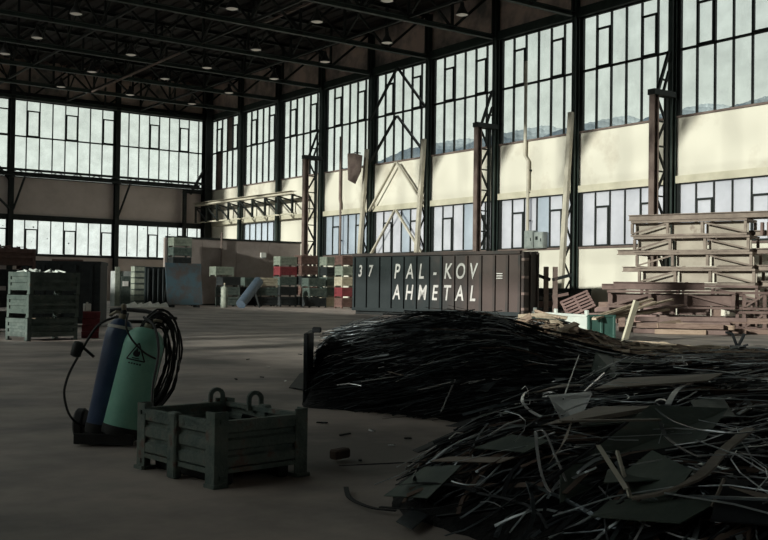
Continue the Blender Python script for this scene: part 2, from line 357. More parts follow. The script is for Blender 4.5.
def window(label, origin, rz, W, z0, z1, n, vents, gl, transom=None, vent_z=None, mull=.06, boards=()):
    WN[0] += 1
    t = setting('window_%d' % WN[0], label, (origin[0], origin[1], z0), rz)
    Hh = z1 - z0; bk = M['black']
    ring('frame', W, Hh, .08, .16, bk, t, (0, 0, 0))
    rows = [(0, Hh)] if not transom else [(0, transom - z0), (transom - z0, Hh)]
    if transom: box('transom', (W / 2, -.02, transom - z0), (W - .2, .14, .10), bk, t)
    pw = W / n
    for i in range(1, n): box('mullion', (pw * i, 0, Hh / 2), (mull, .14, Hh - .2), bk, t)
    for i in range(n):
        for ri, (a, b) in enumerate(rows):
            g = M[gl] if not isinstance(gl, (list, tuple)) else M[gl[i % len(gl)]]
            if (i, ri) in boards: g = M['crane']
            if i in vents and ri == len(rows) - 1:
                vz = a + (b - a) * .72
                box('pane', (pw * (i + .5), .02, (vz + b) / 2), (pw - .06, .012, b - vz - .04), g, t, bev=False)
                s_ = ring('vent_sash', pw - .04, vz - a - .02, .09, .12, bk, t, (pw * i + .02, -.05, a + .02))
                box('pane', ((pw - .04) / 2, .01, (vz - a) / 2), (pw - .2, .012, vz - a - .2), g, s_, bev=False)
            else:
                box('pane', (pw * (i + .5), .02, (a + b) / 2), (pw - .06, .012, b - a - .04), g, t, bev=False)
    return t
TZ = ZU - .47 * (ZU - ZT)
for i in range(11):
    nm = ORD[i]
    # local x runs from the far column towards the viewpoint, local y outwards
    window('upper window of the right wall, %s bay from the far corner' % nm, (XR + .1, YR[i] - .16), -PI / 2, BAY - .32, ZT, ZU, 6, (1, 4), 'glass', TZ, boards=((1, 0), (3, 1)) if i == 0 else ())
    if i == 0:
        box('panel', (XR + .08, (YR[0] + YR[1]) / 2, (ZS + ZB) / 2), (.16, BAY - .03, ZB - ZS), M['wall'], wall_r)
    elif i == 2:
        box('panel', (XR + .08, (YR[2] + YR[3]) / 2, (ZS + ZB) / 2), (.16, BAY - .03, ZB - ZS), M['wall'], wall_r)
    else:
        window('lower frosted window of the right wall, %s bay from the far corner' % nm, (XR + .1, YR[i] - .16), -PI / 2, BAY - .32, ZS, ZB, 6, (1, 4) if i != 1 else (),
               'frost2' if i in (1, 3) else ['frost', 'frost', 'frost', 'frost2', 'frost', 'frost'] if i < 7 else 'frost')
for k in range(4):
    n, v = ((9, (2, 5)), (8, (0, 3, 6)), (8, (0, 3, 6)), (8, (0, 3, 6)))[k]
    v = {0: (3, 6), 1: (1, 4, 7)}.get(k, (1, 4, 7))
    # local x runs leftwards -> rightwards along the back wall
    window('upper window of the back wall, %s bay from the corner' % ORD[k], (XB[k + 1] + .16, YB + .1), 0, BAYL - .32, ZT, ZU, n, v, 'glass', TZ)
    window('lower speckled window of the back wall, %s bay from the corner' % ORD[k], (XB[k + 1] + .16, YB + .1), 0, BAYL - .32, ZS, ZB - .1, n, v, 'glass_spot')
# left wall (outside the picture): solid base, glazed strip above, raised eaves, openings shaped for the sun
wall_l = setting('wall_left', 'left wall of the hall with a high glazed strip')
HL = 24.0
def lw(y0, y1, z0, z1): box('panel', (XL - .1, (y0 + y1) / 2, (z0 + z1) / 2), (.2, y1 - y0, z1 - z0), M['wall_dull'], wall_l, bev=False)
YG = 66.0
lw(YN, 6, 0, HL); lw(YG, YB + .2, 0, HL); lw(6, YG, 20, HL)
lw(6, 6.25, 0, 10); lw(14.3, 15.4, 0, 10); lw(17.6, 18.8, 0, 8); lw(20.3, YG, 0, 8)
for a, b in ((6.25, 14.3), (15.4, 17.6), (18.8, 20.3)): lw(a, b, 0, 3.8 if a > 18 else 4.2)  # low slots cut where sun should reach floor, crates and bin
wl = setting('window_%d' % (WN[0] + 1), 'high glazed strip of the left wall with low slots added for sun', (XL - .1, 0, 0)); WN[0] += 1
for y in [6 + 3 * q for q in range(21)]: box('mullion', (0, y, 15), (.14, .09, 10), M['black'], wl)
for z in (10.05, 13.3, 16.6, 19.95): box('transom', (0, 36, z), (.14, 60, .1), M['black'], wl)
for q in range(20): box('pane', (0, 7.5 + 3 * q, 15), (.012, 2.9, 9.8), M['glass'], wl, bev=False)
for a, b in ((6.25, 14.3), (15.4, 17.6), (18.8, 20.3)): box('pane', (0, (a + b) / 2, 7.1), (.012, b - a, 5.7), M['glass'], wl, bev=False)
wn = setting('wall_near', 'near wall of the hall behind the viewpoint')
for x0, x1, z0, z1 in ((XL - .3, -4, 0, HL), (-4, 26, 0, 6.6), (-4, 26, 8.5, HL), (26, XR + .3, 0, HL)):
    box('panel', ((x0 + x1) / 2, YN - .1, (z0 + z1) / 2), (x1 - x0, .2, z1 - z0), M['wall_dull'], wn, bev=False)
fill_window = setting('window_%d' % (WN[0] + 1), 'added fill-light window row of the near wall behind the viewpoint', (0, YN - .1, 0)); WN[0] += 1  # unseen window row added to light the surfaces facing the camera
for q in range(16): box('mullion', (-4 + 2 * q, 0, 7.55), (.1, .14, 1.9), M['black'], fill_window)
for q in range(15): box('pane', (-3 + 2 * q, 0, 7.55), (1.9, .012, 1.85), M['glass'], fill_window, bev=False)
# roof: ribbed deck (main span), raised strip over the left edge added to pass the sun
ceil = setting('ceiling', 'dark ribbed roof deck above the trusses')
XE = -4.0
XK, YK0, YK1 = 6.6, 21.0, 73.0                 # added roof glazing, out of view on the left, brightens the hall
def deck(x0, x1, y0, y1):
    x = x0; prof = []
    while x < x1:
        prof += [(x, 0), (x + .35, 0), (x + .42, .09), (x + .77, .09)]; x += .84
    cv = []
    for y in (y0, y1): cv += [(min(p[0], x1), y, ZR + p[1]) for p in prof]
    n = len(prof); b = MB(); b.add(cv, [(i, i + 1, n + i + 1, n + i) for i in range(n - 1)])
    b.build('roof_deck', M['roof'], ceil)
    box('roof_deck', ((x0 + x1) / 2, (y0 + y1) / 2, ZR + .3), (x1 - x0, y1 - y0, .2), M['roof'], ceil, bev=False)
deck(XK, XR + .4, YN, YB + .3); deck(XE, XK, YN, YK0); deck(XE, XK, YK1, YB + .3)
for q in range(26):
    for h_ in range(3):
        box('added_roof_pane', (XE + (XK - XE) * (h_ + .5) / 3, YK0 + 2 * q + 1, ZR + .2), ((XK - XE) / 3 - .1, 1.92, .012), M['glass'], ceil, bev=False)
    box('added_glazing_bar', ((XE + XK) / 2, YK0 + 2 * q, ZR + .18), (XK - XE, .08, .12), M['black'], ceil, bev=False)
box('roof_deck', ((XL + XE) / 2 - .1, (YN + YB) / 2, HL + .1), (XE - XL + .6, YB - YN + .8, .2), M['roof'], ceil, bev=False)
box('added_clerestory_panel', (XE, (YN + YB) / 2, (HL + ZR) / 2 + .2), (.2, YB - YN + .4, HL - ZR - .3), M['roof'], wall_l, bev=False)  # unseen raised roof step, added to let the low sun in
for y in (YN, YB + .1): box('added_clerestory_panel', ((XL + XE) / 2, y, (HL) / 2 + (9 if y > 0 else 0)), (XE - XL + .4, .2, HL - (18 if y > 0 else 0)), M['roof'], wall_l, bev=False)
box('added_clerestory_panel', ((XL + XB[6]) / 2, YB + .1, HL / 2), (XB[6] - XL, .2, HL), M['wall_dull'], wall_l, bev=False)
NP, PL = 14, 3.0
for q in range(NP):
    xx = XR - .35 - PL * q
    ibeam('purlin', (xx, YN, ZR - .14), (xx, YB, ZR - .14), .10, .22, M['roof'], ceil, t=.015)

# ---------------------------------------------------------------- steel columns along the walls
LC = {3: 'crane', 6: 'crane', 8: 'crane', 4: 'lean', 5: 'lean', 7: 'lean'}
for i in range(11):
    kind = LC.get(i, 'plain')
    desc = {'crane': 'dark steel column with brown lattice crane post, %s along the right wall', 'lean': 'dark steel column with leaning pale lattice leg, %s along the right wall',
            'plain': 'plain dark steel column, %s along the right wall from the corner'}[kind] % ORD[i]
    t = thing('steel_column', desc, 'column', (XR - .26, YR[i], 0), 0, 'steel columns of the right wall'); t['kind'] = 'thing'
    ibeam('shaft', (0, 0, 0), (0, 0, ZR - .3), .26, .30, M['steel_green'], t, up=(1, 0, 0), t=.035)
    box('base_plate', (0, 0, .03), (.5, .46, .06), M['black'], t)
    if kind == 'crane':
        hz = 10.2; dx = -1.25
        ibeam('crane_post', (dx, 0, 0), (dx, 0, hz), .30, .34, M['crane'], t, up=(1, 0, 0), t=.03)
        bar('inner_chord', (-.42, 0, 0), (-.42, 0, hz), .14, .16, M['black'], t, up=(1, 0, 0))
        box('cap_beam', (-.72, 0, hz + .1), (1.5, .42, .26), M['black'], t)
        nz = 9; st = hz / nz
        for q in range(nz):
            a, b = (dx + .12, -.45) if q % 2 else (-.45, dx + .12)
            bar('lattice_brace', (a, 0, q * st), (b, 0, (q + 1) * st), .08, .1, M['black'], t)
            bar('lattice_rung', (dx + .12, 0, (q + 1) * st - .05), (-.45, 0, (q + 1) * st - .05), .07, .07, M['black'], t)
        bar('head_brace', (-1.0, 0, hz + .2), (-.25, 0, hz + 2.1), .12, .12, M['black'], t)
        bar('head_brace', (-.62, 0, hz + .2), (-.25, 0, hz + 1.2), .1, .1, M['black'], t)
        bar('head_brace', (-.8, 0, hz + .75), (-.25, 0, hz + .75), .08, .08, M['black'], t)
    elif kind == 'lean':
        hz = 10.3
        bar('leaning_leg', (-1.0, 0, 0), (-.3, 0, hz), .2, .26, M['palesteel'], t, up=(0, 1, 0))
        nz = 11
        for q in range(nz):
            z0, z1 = hz * q / nz, hz * (q + 1) / nz
            xa = lambda z: -1.0 + .7 * z / hz + .08
            a, b = ((xa(z0), z0), (-.2, z1)) if q % 2 else ((-.2, z0), (xa(z1), z1))
            if xa(z1) < -.28: bar('lattice_brace', (a[0], 0, a[1]), (b[0], 0, b[1]), .06, .08, M['black'], t)
for k in range(1, 4):
    t = thing('steel_column', 'dark steel column of the back wall, %s from the corner' % ORD[k - 1], 'column', (XB[k], YB - .2, 0), 0, 'steel columns of the back wall'); t['kind'] = 'thing'
    ibeam('shaft', (0, 0, 0), (0, 0, ZR - .3), .34, .4, M['black'], t, up=(0, 1, 0), t=.035)
    box('base_plate', (0, 0, .03), (.6, .6, .06), M['black'], t)
t = thing('steel_column', 'broad dark steel column standing in the far corner', 'column', (XR - .5, YB - .45, 0)); t['kind'] = 'thing'
ibeam('shaft', (0, 0, 0), (0, 0, ZR - .3), .6, .8, M['black'], t, up=(0, 1, 0), t=.06)
ibeam('bracket', (-.4, -.1, 9.1), (-2.2, -.1, 9.1), .3, .3, M['black'], t)
bar('brace', (-1.5, -.1, 8.9), (-.3, -.1, 11.0), .16, .2, M['black'], t)
bar('post', (-2.0, -.1, 0), (-2.0, -.1, 9.0), .26, .3, M['black'], t, up=(0, 1, 0))

# wind bracing between two leaning columns
t = thing('wind_bracing', 'pale chevron bracing between two columns of the right wall', 'bracing', (XR - .40, 0, 0))
ya, yb_ = YR[4] - .12, YR[5] + .12; yc = (ya + yb_) / 2
for z0, z1 in ((3.2, 6.2), (6.3, 9.2), (9.4, 12.1), (12.2, 15.1)):
    c_ = M['palesteel'] if z1 < 10 else M['black']
    bar('brace', (0, ya, z0), (0, yc + .05, z1), .1, .16, c_, t, up=(1, 0, 0)); bar('brace', (0, yb_, z0 + .1), (0, yc - .05, z1), .1, .16, c_, t, up=(1, 0, 0))

# lattice crane girder on the far part of the right wall
t = thing('crane_girder', 'brown lattice girder fixed along the wall near the far corner', 'girder', (36.3, 0, 0))
ibeam('top_chord', (0, 61.0, 7.95), (0, 77.0, 8.02), .55, .24, M['palesteel'], t)
bar('bottom_chord', (.2, 61.0, 6.5), (.2, 77.0, 6.55), .1, .1, M['ledge'], t)
for q in range(9):
    y = 61.2 + q * 1.95
    bar('post', (0, y, 6.5), (0, y, 7.85), .14, .14, M['black'], t, up=(1, 0, 0))
    if q < 8: bar('diagonal', (0, y, 6.6), (0, y + 1.95, 7.8), .09, .1, M['black'], t, up=(1, 0, 0))
    bar('wall_strut', (0, y, 7.8), (1.5, y, 7.5), .08, .1, M['black'], t)
# service catwalk along the back wall
t = thing('catwalk_truss', 'dark horizontal lattice catwalk along the back wall panels', 'catwalk', (0, 76.55, 0))
for y, z in ((0, 9.78), (-.0, 9.36), (.7, 9.6)): bar('rail', (15, y, z), (36.8, y, z), .14, .17, M['black'], t)
for q in range(15):
    x = 15 + q * 1.5; bar('lacing', (x, 0, 9.36), (x + .75, 0, 9.78), .06, .07, M['black'], t); bar('lacing', (x + .75, 0, 9.78), (x + 1.5, 0, 9.36), .06, .07, M['black'], t)
for k in (1, 2):
    bar('bracket_strut', (XB[k] + .15, .75, 6.8), (XB[k] + .8, 0, 9.4), .1, .13, M['black'], t)
    bar('bracket_arm', (XB[k], 0, 9.3), (XB[k], .9, 9.3), .1, .14, M['black'], t)
bar('bracket_strut', (20.2, .1, 7.8), (21.6, .8, 6.7), .1, .14, M['black'], t); bar('bracket_strut', (20.4, 0, 9.9), (21.5, .8, 8.9), .1, .14, M['black'], t)

# ---------------------------------------------------------------- roof trusses
def truss_meshes(p):
    ZC = ZU + .10; top = ZR - .38; x1 = XR - .5; n_ = 14; pl = (x1 - XE - .2) / n_
    ibeam('bottom_chord', (x1, 0, ZC), (XE + .2, 0, ZC), .26, .26, M['steel_green'], p, t=.03)
    ibeam('top_chord', (x1, 0, top), (XE + .2, 0, top), .24, .24, M['black'], p, t=.03)
    for q in range(n_ + 1):
        xx = x1 - pl * q
        bar('post', (xx, 0, ZC), (xx, 0, top), .13, .13, M['black'], p, up=(1, 0, 0))
        if q < n_:
            a, b = (top, ZC) if q % 2 == 0 else (ZC, top)
            bar('diagonal', (xx, 0, a), (xx - pl, 0, b), .11, .13, M['black'], p)
for i in range(0, 10):
    t = thing('roof_truss', 'dark lattice roof truss landing on the %s column from the far corner' % ORD[i], 'truss', (0, YR[i] if i else YB - .35, 0), 0, 'roof trusses'); t['kind'] = 'thing'
    truss_meshes(t)
# lengthwise ties between the trusses
for k_, (x_, z_) in enumerate(((31.5, ZU + .2), (25.5, ZU + .2), (19.5, ZU + .2))):
    t = thing('tie_beam', 'long dark lattice tie beam under the roof, %s from the right wall' % ORD[k_], 'beam', (x_, 0, 0)); t['kind'] = 'thing'
    bar('chord', (0, 29.6, z_), (0, YB - .4, z_), .12, .14, M['black'], t)
    for i in range(8): bar('diagonal', (0, YR[i], z_), (0, YR[i] - 3, ZR - .4), .09, .1, M['black'], t); bar('diagonal', (0, YR[i] - 3, ZR - .4), (0, YR[i] - 6, z_), .09, .1, M['black'], t)
t = thing('sway_rod', 'thin pale rod slung aslant beneath the roof trusses', 'rod')
a_, b_ = atp(258, 24, 56), atp(315, 0, 50)
bar('rod', atp(262, 24, 60), atp(330, -6, 52), .1, .1, M['crane'], t); bar('rod', atp(92, 92, 62), atp(180, 53, 56), .09, .09, M['crane'], t)

# ---------------------------------------------------------------- pendant lamps
lamp_shade = MB().lathe([(.05, .62), (.09, .60), (.11, .42), (.16, .32), (.27, .12), (.31, .0), (.29, 0), (.10, .33), (.05, .36)], 16).mesh('shade', M['lamp'], True)
lamp_lens = MB().lathe([(.02, -.03), (.18, -.025), (.28, .01), (.28, .03), (.05, .05)], 16).mesh('lens', M['lens'], True)
lamp_rod = MB().tube([(0, 0, .6), (0, 0, 4.03)], .018, 6).mesh('hanger', M['lamp'])
spots = [(5, 54), (37, 38), (61, 87), (76, 14), (92, 72), (131, 55), (130, 95), (165, 79), (192, 104), (207, 68), (206, 69), (229, 93), (232, 9), (256, 50), (274, 79), (317, 22), (325, 62), (387, 43), (387, 1), (462, 15)]
spots = [p for p in spots if p != (206, 69)]
for k, (px, py) in enumerate(sorted(spots)):
    p = G(px, py, 14.25)
    if p.x > XR - 1: p.x = XR - 1.0
    t = thing('pendant_lamp', 'black bell pendant lamp under the roof trusses, %s counted from the left' % ORD[k], 'lamp', p, 0, 'bell lamps under the roof')
    put('shade', lamp_shade, t); put('lens', lamp_lens, t); put('hanger', lamp_rod, t)

# ---------------------------------------------------------------- wall fittings
t = thing('wall_conduit', 'pale vertical pipe with an offset above the electrical boxes', 'pipe', (XR - .16, 39.05, 0))
MB().tube([(0, 0, 4.2), (0, 0, 8.2), (0, .25, 8.5), (0, .25, 13.6)], .09, 8).build('pipe', M['palesteel'], t, smooth=True)
for z in (5, 6.5, 7.7): box('clip', (.06, 0, z), (.1, .3, .08), M['black'], t)
t = thing('downpipe', 'thin dark pipe running down the wall beside the hanging brown sheet', 'pipe', (XR - .16, 57.2, 0))
MB().tube([(0, 0, 3.2), (0, 0, 7), (0, .1, 7.3), (0, .1, 11.6)], .08, 8).build('pipe', M['crane'], t, smooth=True)
for z in (4.5, 6.4, 9.4): box('clip', (.06, .03, z), (.1, .3, .08), M['black'], t)
def onx(px, py, x): d = ray(px, py); return Vector((0, 0, EYE)) + d * (x / d.x)
for k, (yy, lab) in enumerate(((onx(529.5, 240, XR - .3).y, 'grey green electrical box under the pale pipe, nearer the container'), (onx(539.5, 240, XR - .3).y, 'grey green electrical box with a dark switch, beside the box under the pipe'))):
    t = thing('electrical_box', lab, 'electrical box', (XR - .2, yy, 3.5))
    h_ = .95 - .1 * k
    box('housing', (0, 0, h_ / 2), (.34, .66, h_), M['grey'], t); box('door', (-.19, 0, h_ / 2), (.04, .58, h_ - .1), M['grey'], t)
    box('handle', (-.225, -.2, h_ * .5), (.03, .05, .16), M['black'], t)
    if k: box('switch', (-.225, .1, h_ * .62), (.04, .16, .18), M['black'], t)
t = thing('torn_sheet', 'bent brown metal sheet hanging beside the leaning lattice leg', 'metal sheet', (36.55, 53.9, 8.3))
MB().plate([(0, .6, 0), (0, -.2, -.3), (.1, -.7, .5), (.15, -.75, 1.5), (0, -.1, 1.7), (0, .7, 1.75)], .05).build('sheet', M['crane'], t)
box('hook', (.2, -.1, 1.75), (.5, .06, .06), M['black'], t)
# free-standing partition in front of the far corner
t = thing('partition', 'low brown board partition standing in front of the far corner', 'partition', (0, 61.5, 0)); t['kind'] = 'thing'
for q in range(4):
    x0 = 27.0 + q * 2.55
    box('board', (x0 + 1.27, 0, 2.2), (2.53, .12, 4.4), M['plaster'], t)
box('top_rail', (32.1, 0, 4.45), (10.25, .2, .12), M['black'], t); box('foot_rail', (32.1, 0, .05), (10.25, .24, .1), M['black'], t)
box('end_post', (26.95, 0, 2.2), (.14, .24, 4.4), M['plaster'], t)
t = thing('wall_notice', 'small white notice box fixed high on the brown partition', 'notice', (34.15, 61.38, 3.3))
box('box', (0, 0, .18), (.42, .12, .34), M['white'], t); box('fold', (0, -.02, .0), (.3, .1, .08), M['grey'], t)
t = thing('wall_pipe', 'thin dark pipe standing against the brown partition', 'pipe', (30.9, 61.3, 0))
MB().tube([(0, 0, 0), (0, 0, 4.9)], .06, 8).build('pipe', M['crane'], t); box('clip', (0, .05, 3.8), (.2, .1, .06), M['black'], t)

# ---------------------------------------------------------------- steel stacking crates
_cm = {}
def crate_meshes(W, D, H_, m_, ribs=3):
    k = (W, D, H_, m_.name, ribs)
    if k in _cm: return _cm[k]
    leg = .09; r = {}
    def side(L):
        b = MB(); hh = H_ - leg; z0 = leg; pr = []; n = ribs
        b.box((0, 0, z0 + hh / 2), (L - .1, .012, hh - .03))
        for q in range(n):
            z = z0 + hh * (q + .5) / n; b.box((0, -.022, z), (L - .12, .045, hh / n * .45))
        b.box((0, -.01, z0 + hh - .03), (L - .08, .05, .05)); b.box((0, -.01, z0 + .03), (L - .08, .05, .06))
        return b
    r['long'] = side(W).mesh('side_panel', m_); r['short'] = side(D).mesh('end_panel', m_)
    b = MB(); b.box((.01, -.03, H_ / 2), (.09, .012, H_)); b.box((-.035, .015, H_ / 2), (.012, .09, H_)); b.box((.0, .03, .015), (.09, .09, .03)); b.box((.0, .03, H_ - .02), (.075, .075, .03))
    r['post'] = b.mesh('corner_post', m_)
    r['base'] = MB().box((0, 0, leg + .02), (W - .06, D - .06, .03)).mesh('base', m_)
    _cm[k] = r; return r
def crate(label, loc, rz, m_, W=1.2, D=.8, H_=.62, ribs=3, group=None, tilt=None, name='stacking_crate'):
    t = thing(name, label, 'crate', loc, rz, group)
    r = crate_meshes(W, D, H_, m_, ribs)
    put('side_panel', r['long'], t, (0, -D / 2, 0)); put('side_panel', r['long'], t, (0, D / 2, 0), (0, 0, PI))
    put('end_panel', r['short'], t, (-W / 2, 0, 0), (0, 0, -PI / 2)); put('end_panel', r['short'], t, (W / 2, 0, 0), (0, 0, PI / 2))
    for sx_, sy_, a in ((-1, -1, 0), (1, -1, PI / 2), (1, 1, PI), (-1, 1, -PI / 2)):
        put('corner_post', r['post'], t, (sx_ * W / 2, sy_ * D / 2, 0), (0, 0, a))
    put('base', r['base'], t)
    return t
def filling(t, W, D, z, m_, n=26, seed=1, hgt=.1, parent=None):
    rr = random.Random(seed); b = MB()
    b.box((0, 0, z - .06), (W - .1, D - .1, .1))
    for _ in range(n):
        c = (rr.uniform(-W / 2 + .12, W / 2 - .12), rr.uniform(-D / 2 + .12, D / 2 - .12), z + rr.uniform(-.03, hgt * .6))
        b.box(c, (rr.uniform(.06, .2), rr.uniform(.02, .07), rr.uniform(.01, .05)), Euler((rr.uniform(-.4, .4), rr.uniform(-.4, .4), rr.uniform(0, 6))).to_matrix())
    o = b.build('scrap_filling', m_, t); o['kind'] = 'stuff'; return o
COLN = {'crate_green': 'grey green', 'crate_pale': 'pale green', 'crate_cream': 'cream', 'crate_red': 'red', 'crate_rust': 'rust brown', 'crate_dark': 'dark'}
TIER = lambda q, n: 'only crate' if n == 1 else 'topmost' if q == n - 1 else 'lowest' if q == 0 else 'second lowest' if q == 1 else 'second from top' if q == n - 2 else ORD[q] + ' from below'
def stack(px, depth, cols, desc, rz=0.0, W=1.2, D=.8, H_=.62, jig=.03, ribs=3, skip=(), grp=None):
    rr = random.Random(int(px * 7)); p = at(px, depth); out = []
    for q, c in enumerate(cols):
        if q in skip: continue
        out.append(crate('%s steel crate, %s of the %s' % (COLN[c], TIER(q, len(cols)), desc), (p.x + rr.uniform(-jig, jig), p.y + rr.uniform(-jig, jig), q * (H_ + .012)), rz + rr.uniform(-.02, .02), M[c], W, D, H_, ribs, grp or 'stacked steel crates'))
    return out
st = stack(179, 65.2, ['crate_dark'] * 5 + ['crate_green', 'crate_pale'], 'tall stack behind the blue steel sheet', H_=.615)
st = stack(228, 64.0, ['crate_green', 'crate_green', 'crate_dark', 'crate_pale'], 'stack behind the pale green bottle')
st[-1].location.x -= .45
st = stack(250, 67.0, ['crate_dark', 'crate_dark', 'crate_green'], 'low stack behind the leaning tube')
st = stack(266, 66.0, ['crate_dark', 'crate_green', 'crate_cream'], 'low stack under the white notice')
st = stack(285, 66.5, ['crate_dark', 'crate_dark', 'crate_green', 'crate_red', 'crate_pale'], 'stack holding the red crate', H_=.65)
st = stack(306, 67.0, ['crate_dark', 'crate_rust', 'crate_dark', 'crate_rust', 'crate_rust'], 'dark rusty stack beside the red crate', H_=.67); filling(st[-1], 1.2, .8, .62, M['crate_rust'], 24, 7, .22)
st = stack(314, 64.5, ['crate_dark', 'crate_green', 'crate_green'], 'low stack before the rusty stack')
st = stack(331, 66.0, ['crate_cream', 'crate_green', 'crate_green', 'crate_dark', 'crate_pale'], 'stack second from the container end', H_=.65)
st = stack(346.5, 63.5, ['crate_rust', 'crate_red', 'crate_cream', 'crate_pale', 'crate_rust'], 'bright stack touching the container end', H_=.65)
# near-left stack of three and what stands round it
p0 = G(40, 341)
LH = .50
for q in range(3):
    lab = ('grey green crate on the floor, lowest of the three on the left', 'grey green crate in the middle of the left three', 'grey green crate heaped with pale scrap, topmost of the left three')[q]
    t = crate(lab, (7.12 + .02 * q, 22.95, q * (LH + .012)), .27, M['crate_green'], 1.2, .8, LH, 3, 'three crates stacked on the left')
    filling(t, 1.2, .8, LH - .04 if q == 2 else LH - .1, M['bin_white'] if q == 2 else M['mound_pale'], 26 if q == 2 else 12, 30 + q, .12)
for q in range(4):
    pl = at(9, 26.5)
    t = crate(['dark crate at the foot of the left rear stack', 'dark crate second lowest in the left rear stack', 'dark crate below the rusty one in the left rear stack', 'rust brown crate on top of the left rear stack'][q],
              (pl.x - .12, pl.y, q * .55), .2, M['crate_rust' if q == 3 else 'crate_dark'], 1.2, .8, .53, 3, 'left rear crate stack')
    if q == 3: filling(t, 1.2, .8, .5, M['crate_rust'], 20, 50, .16)
def skip_bin(name, label, loc, rz, W, D, H_, m_, ribs, cat='skip'):
    t = thing(name, label, cat, loc, rz)
    b = MB(); b.box((0, -D / 2, H_ / 2 + .05), (W, .04, H_ - .1)); b.box((0, D / 2, H_ / 2 + .05), (W, .04, H_ - .1))
    b.box((-W / 2, 0, H_ / 2 + .05), (.04, D, H_ - .1)); b.box((W / 2, 0, H_ / 2 + .05), (.04, D, H_ - .1)); b.box((0, 0, .12), (W, D, .05))
    b.build('shell', m_, t)
    ring('rim', W + .08, D + .08, .08, .1, m_, t, (0, 0, 0)).matrix_basis = Matrix.Translation((-W / 2 - .04, -D / 2 - .04, H_)) @ Matrix.Rotation(PI / 2, 4, 'X') @ Matrix.Diagonal((1, 1, -1, 1)) @ Matrix.Rotation(-PI / 2, 4, 'X') @ Matrix.Rotation(-PI / 2, 4, 'X') if False else Matrix.Translation((-W / 2 - .04, D / 2 + .04, H_)) @ Matrix.Rotation(-PI / 2, 4, 'X') @ Matrix.Rotation(PI, 4, 'X') @ Matrix.Translation((0, 0, 0))
    for q in range(ribs):
        x = -W / 2 + W * (q + .5) / ribs; box('rib', (x, -D / 2 - .05, H_ / 2), (.09, .07, H_ - .12), m_, t)
    for x in (-W / 2 + .2, W / 2 - .2): box('skid', (x, 0, .05), (.12, D, .1), M['black'], t)
    return t
pl = at(64, 30.5); t = skip_bin('scrap_skip', 'very dark steel skip behind the left crates', (pl.x, pl.y, 0), -.5, 2.3, 1.4, 1.9, M['crate_dark'], 5)
box('loose_bar', (.2, -.6, 1.97), (.9, .08, .06), M['crate_rust'], t)
pl = G(90, 338)
for q in range(4):
    t = thing('bottle_crate', 'red ribbed bottle crate, %s of the small stack behind the gas bottles' % TIER(q, 4), 'crate', (pl.x + .01 * q, pl.y, q * .157), -.35, 'red bottle crates')
    b = MB()
    b.box((0, -.15, .075), (.38, .012, .13)); b.box((0, .15, .075), (.38, .012, .13)); b.box((-.19, 0, .075), (.012, .3, .13)); b.box((.19, 0, .075), (.012, .3, .13)); b.box((0, 0, .01), (.38, .3, .015))
    b.build('shell', M['crate_red'], t)
    b = MB(); b.box((0, 0, .14), (.40, .32, .022)); b.box((0, 0, .02), (.39, .31, .02)); b.build('rim', M['crate_red'], t)
    for x in (-.12, 0, .12): box('rib', (x, -.162, .08), (.02, .015, .11), M['crate_red'], t)
t = thing('sunlit_patch', 'small white canister standing for sunlight on the red bottle crates', 'patch', (pl.x - .1, pl.y - .05, .632), .2)
box('body', (0, 0, .09), (.16, .11, .18), M['white'], t); MB().lathe([(.02, .18), (.025, .21), (.02, .215)], 10).build('cap', M['white'], t)  # white block added for the sunlit left face of the crates
# cabinets and trays by the back wall
pl = at(123, 60.5)
t = thing('control_cabinet', 'grey control cabinet with white plate near the back wall', 'cabinet', (pl.x, pl.y, 0), 0)
box('body', (0, 0, 1.05), (1.3, .7, 2.1), M['grey'], t); box('left_panel', (-.5, -.37, 1.2), (.3, .04, 2.3), M['crate_pale'], t)
box('door', (.18, -.37, .95), (.9, .04, 1.7), M['crate_green'], t); box('white_plate', (.0, -.40, 1.35), (.35, .03, .3), M['white'], t); box('handle', (.52, -.41, 1.0), (.05, .05, .2), M['black'], t)
pl = at(137.5, 59.5)
for q in range(7):
    t = thing('storage_tray', 'pale grey storage tray, %s of the tray tower by the cabinet' % TIER(q, 7), 'tray', (pl.x, pl.y, q * .345), 0, 'tower of grey trays')
    b = MB(); b.box((0, -.28, .16), (.6, .02, .3)); b.box((0, .28, .16), (.6, .02, .3)); b.box((-.3, 0, .16), (.02, .56, .3)); b.box((.3, 0, .16), (.02, .56, .3)); b.box((0, 0, .02), (.58, .54, .03))
    b.build('shell', M['crate_pale'], t); b = MB(); b.box((0, -.3, .31), (.64, .03, .03)); b.box((-.31, 0, .31), (.03, .6, .03)); b.box((0, -.3, .03), (.62, .03, .03)); b.build('rim', M['crate_green'], t)
pl = at(155, 62); t = skip_bin('ribbed_container', 'dark ribbed container between the tray tower and the blue sheet', (pl.x, pl.y, 0), 0, 1.9, 1.6, 2.35, M['cont'], 6)
for k, (px, py, L, W_) in enumerate(((131, 306, 1.0, .5), (139, 305, .7, .4), (147, 305, 1.1, .5), (155, 305, .9, .6), (162, 306, .8, .5))):
    pl = at(px, 55 + k * .5); rr = random.Random(k)
    q = [(-L / 2, -W_ / 2, .02), (L / 2, -W_ / 2 + .1, .05), (L / 2 - .1, W_ / 2, .22 + .1 * rr.random()), (-L / 2 + .15, W_ / 2, .16)]
    t = thing('plastic_sheet', 'crumpled white plastic sheet on the floor before the cabinets, %s from the left' % ORD[k], 'plastic sheet', (pl.x, pl.y, 0), rr.uniform(-.5, .3), 'white sheets on the floor')
    b = MB(); b.plate(q, .03); b.plate([(x * .5 + .1, y * .5, z + .06) for x, y, z in q], .04); b.build('sheet', M['white'], t)
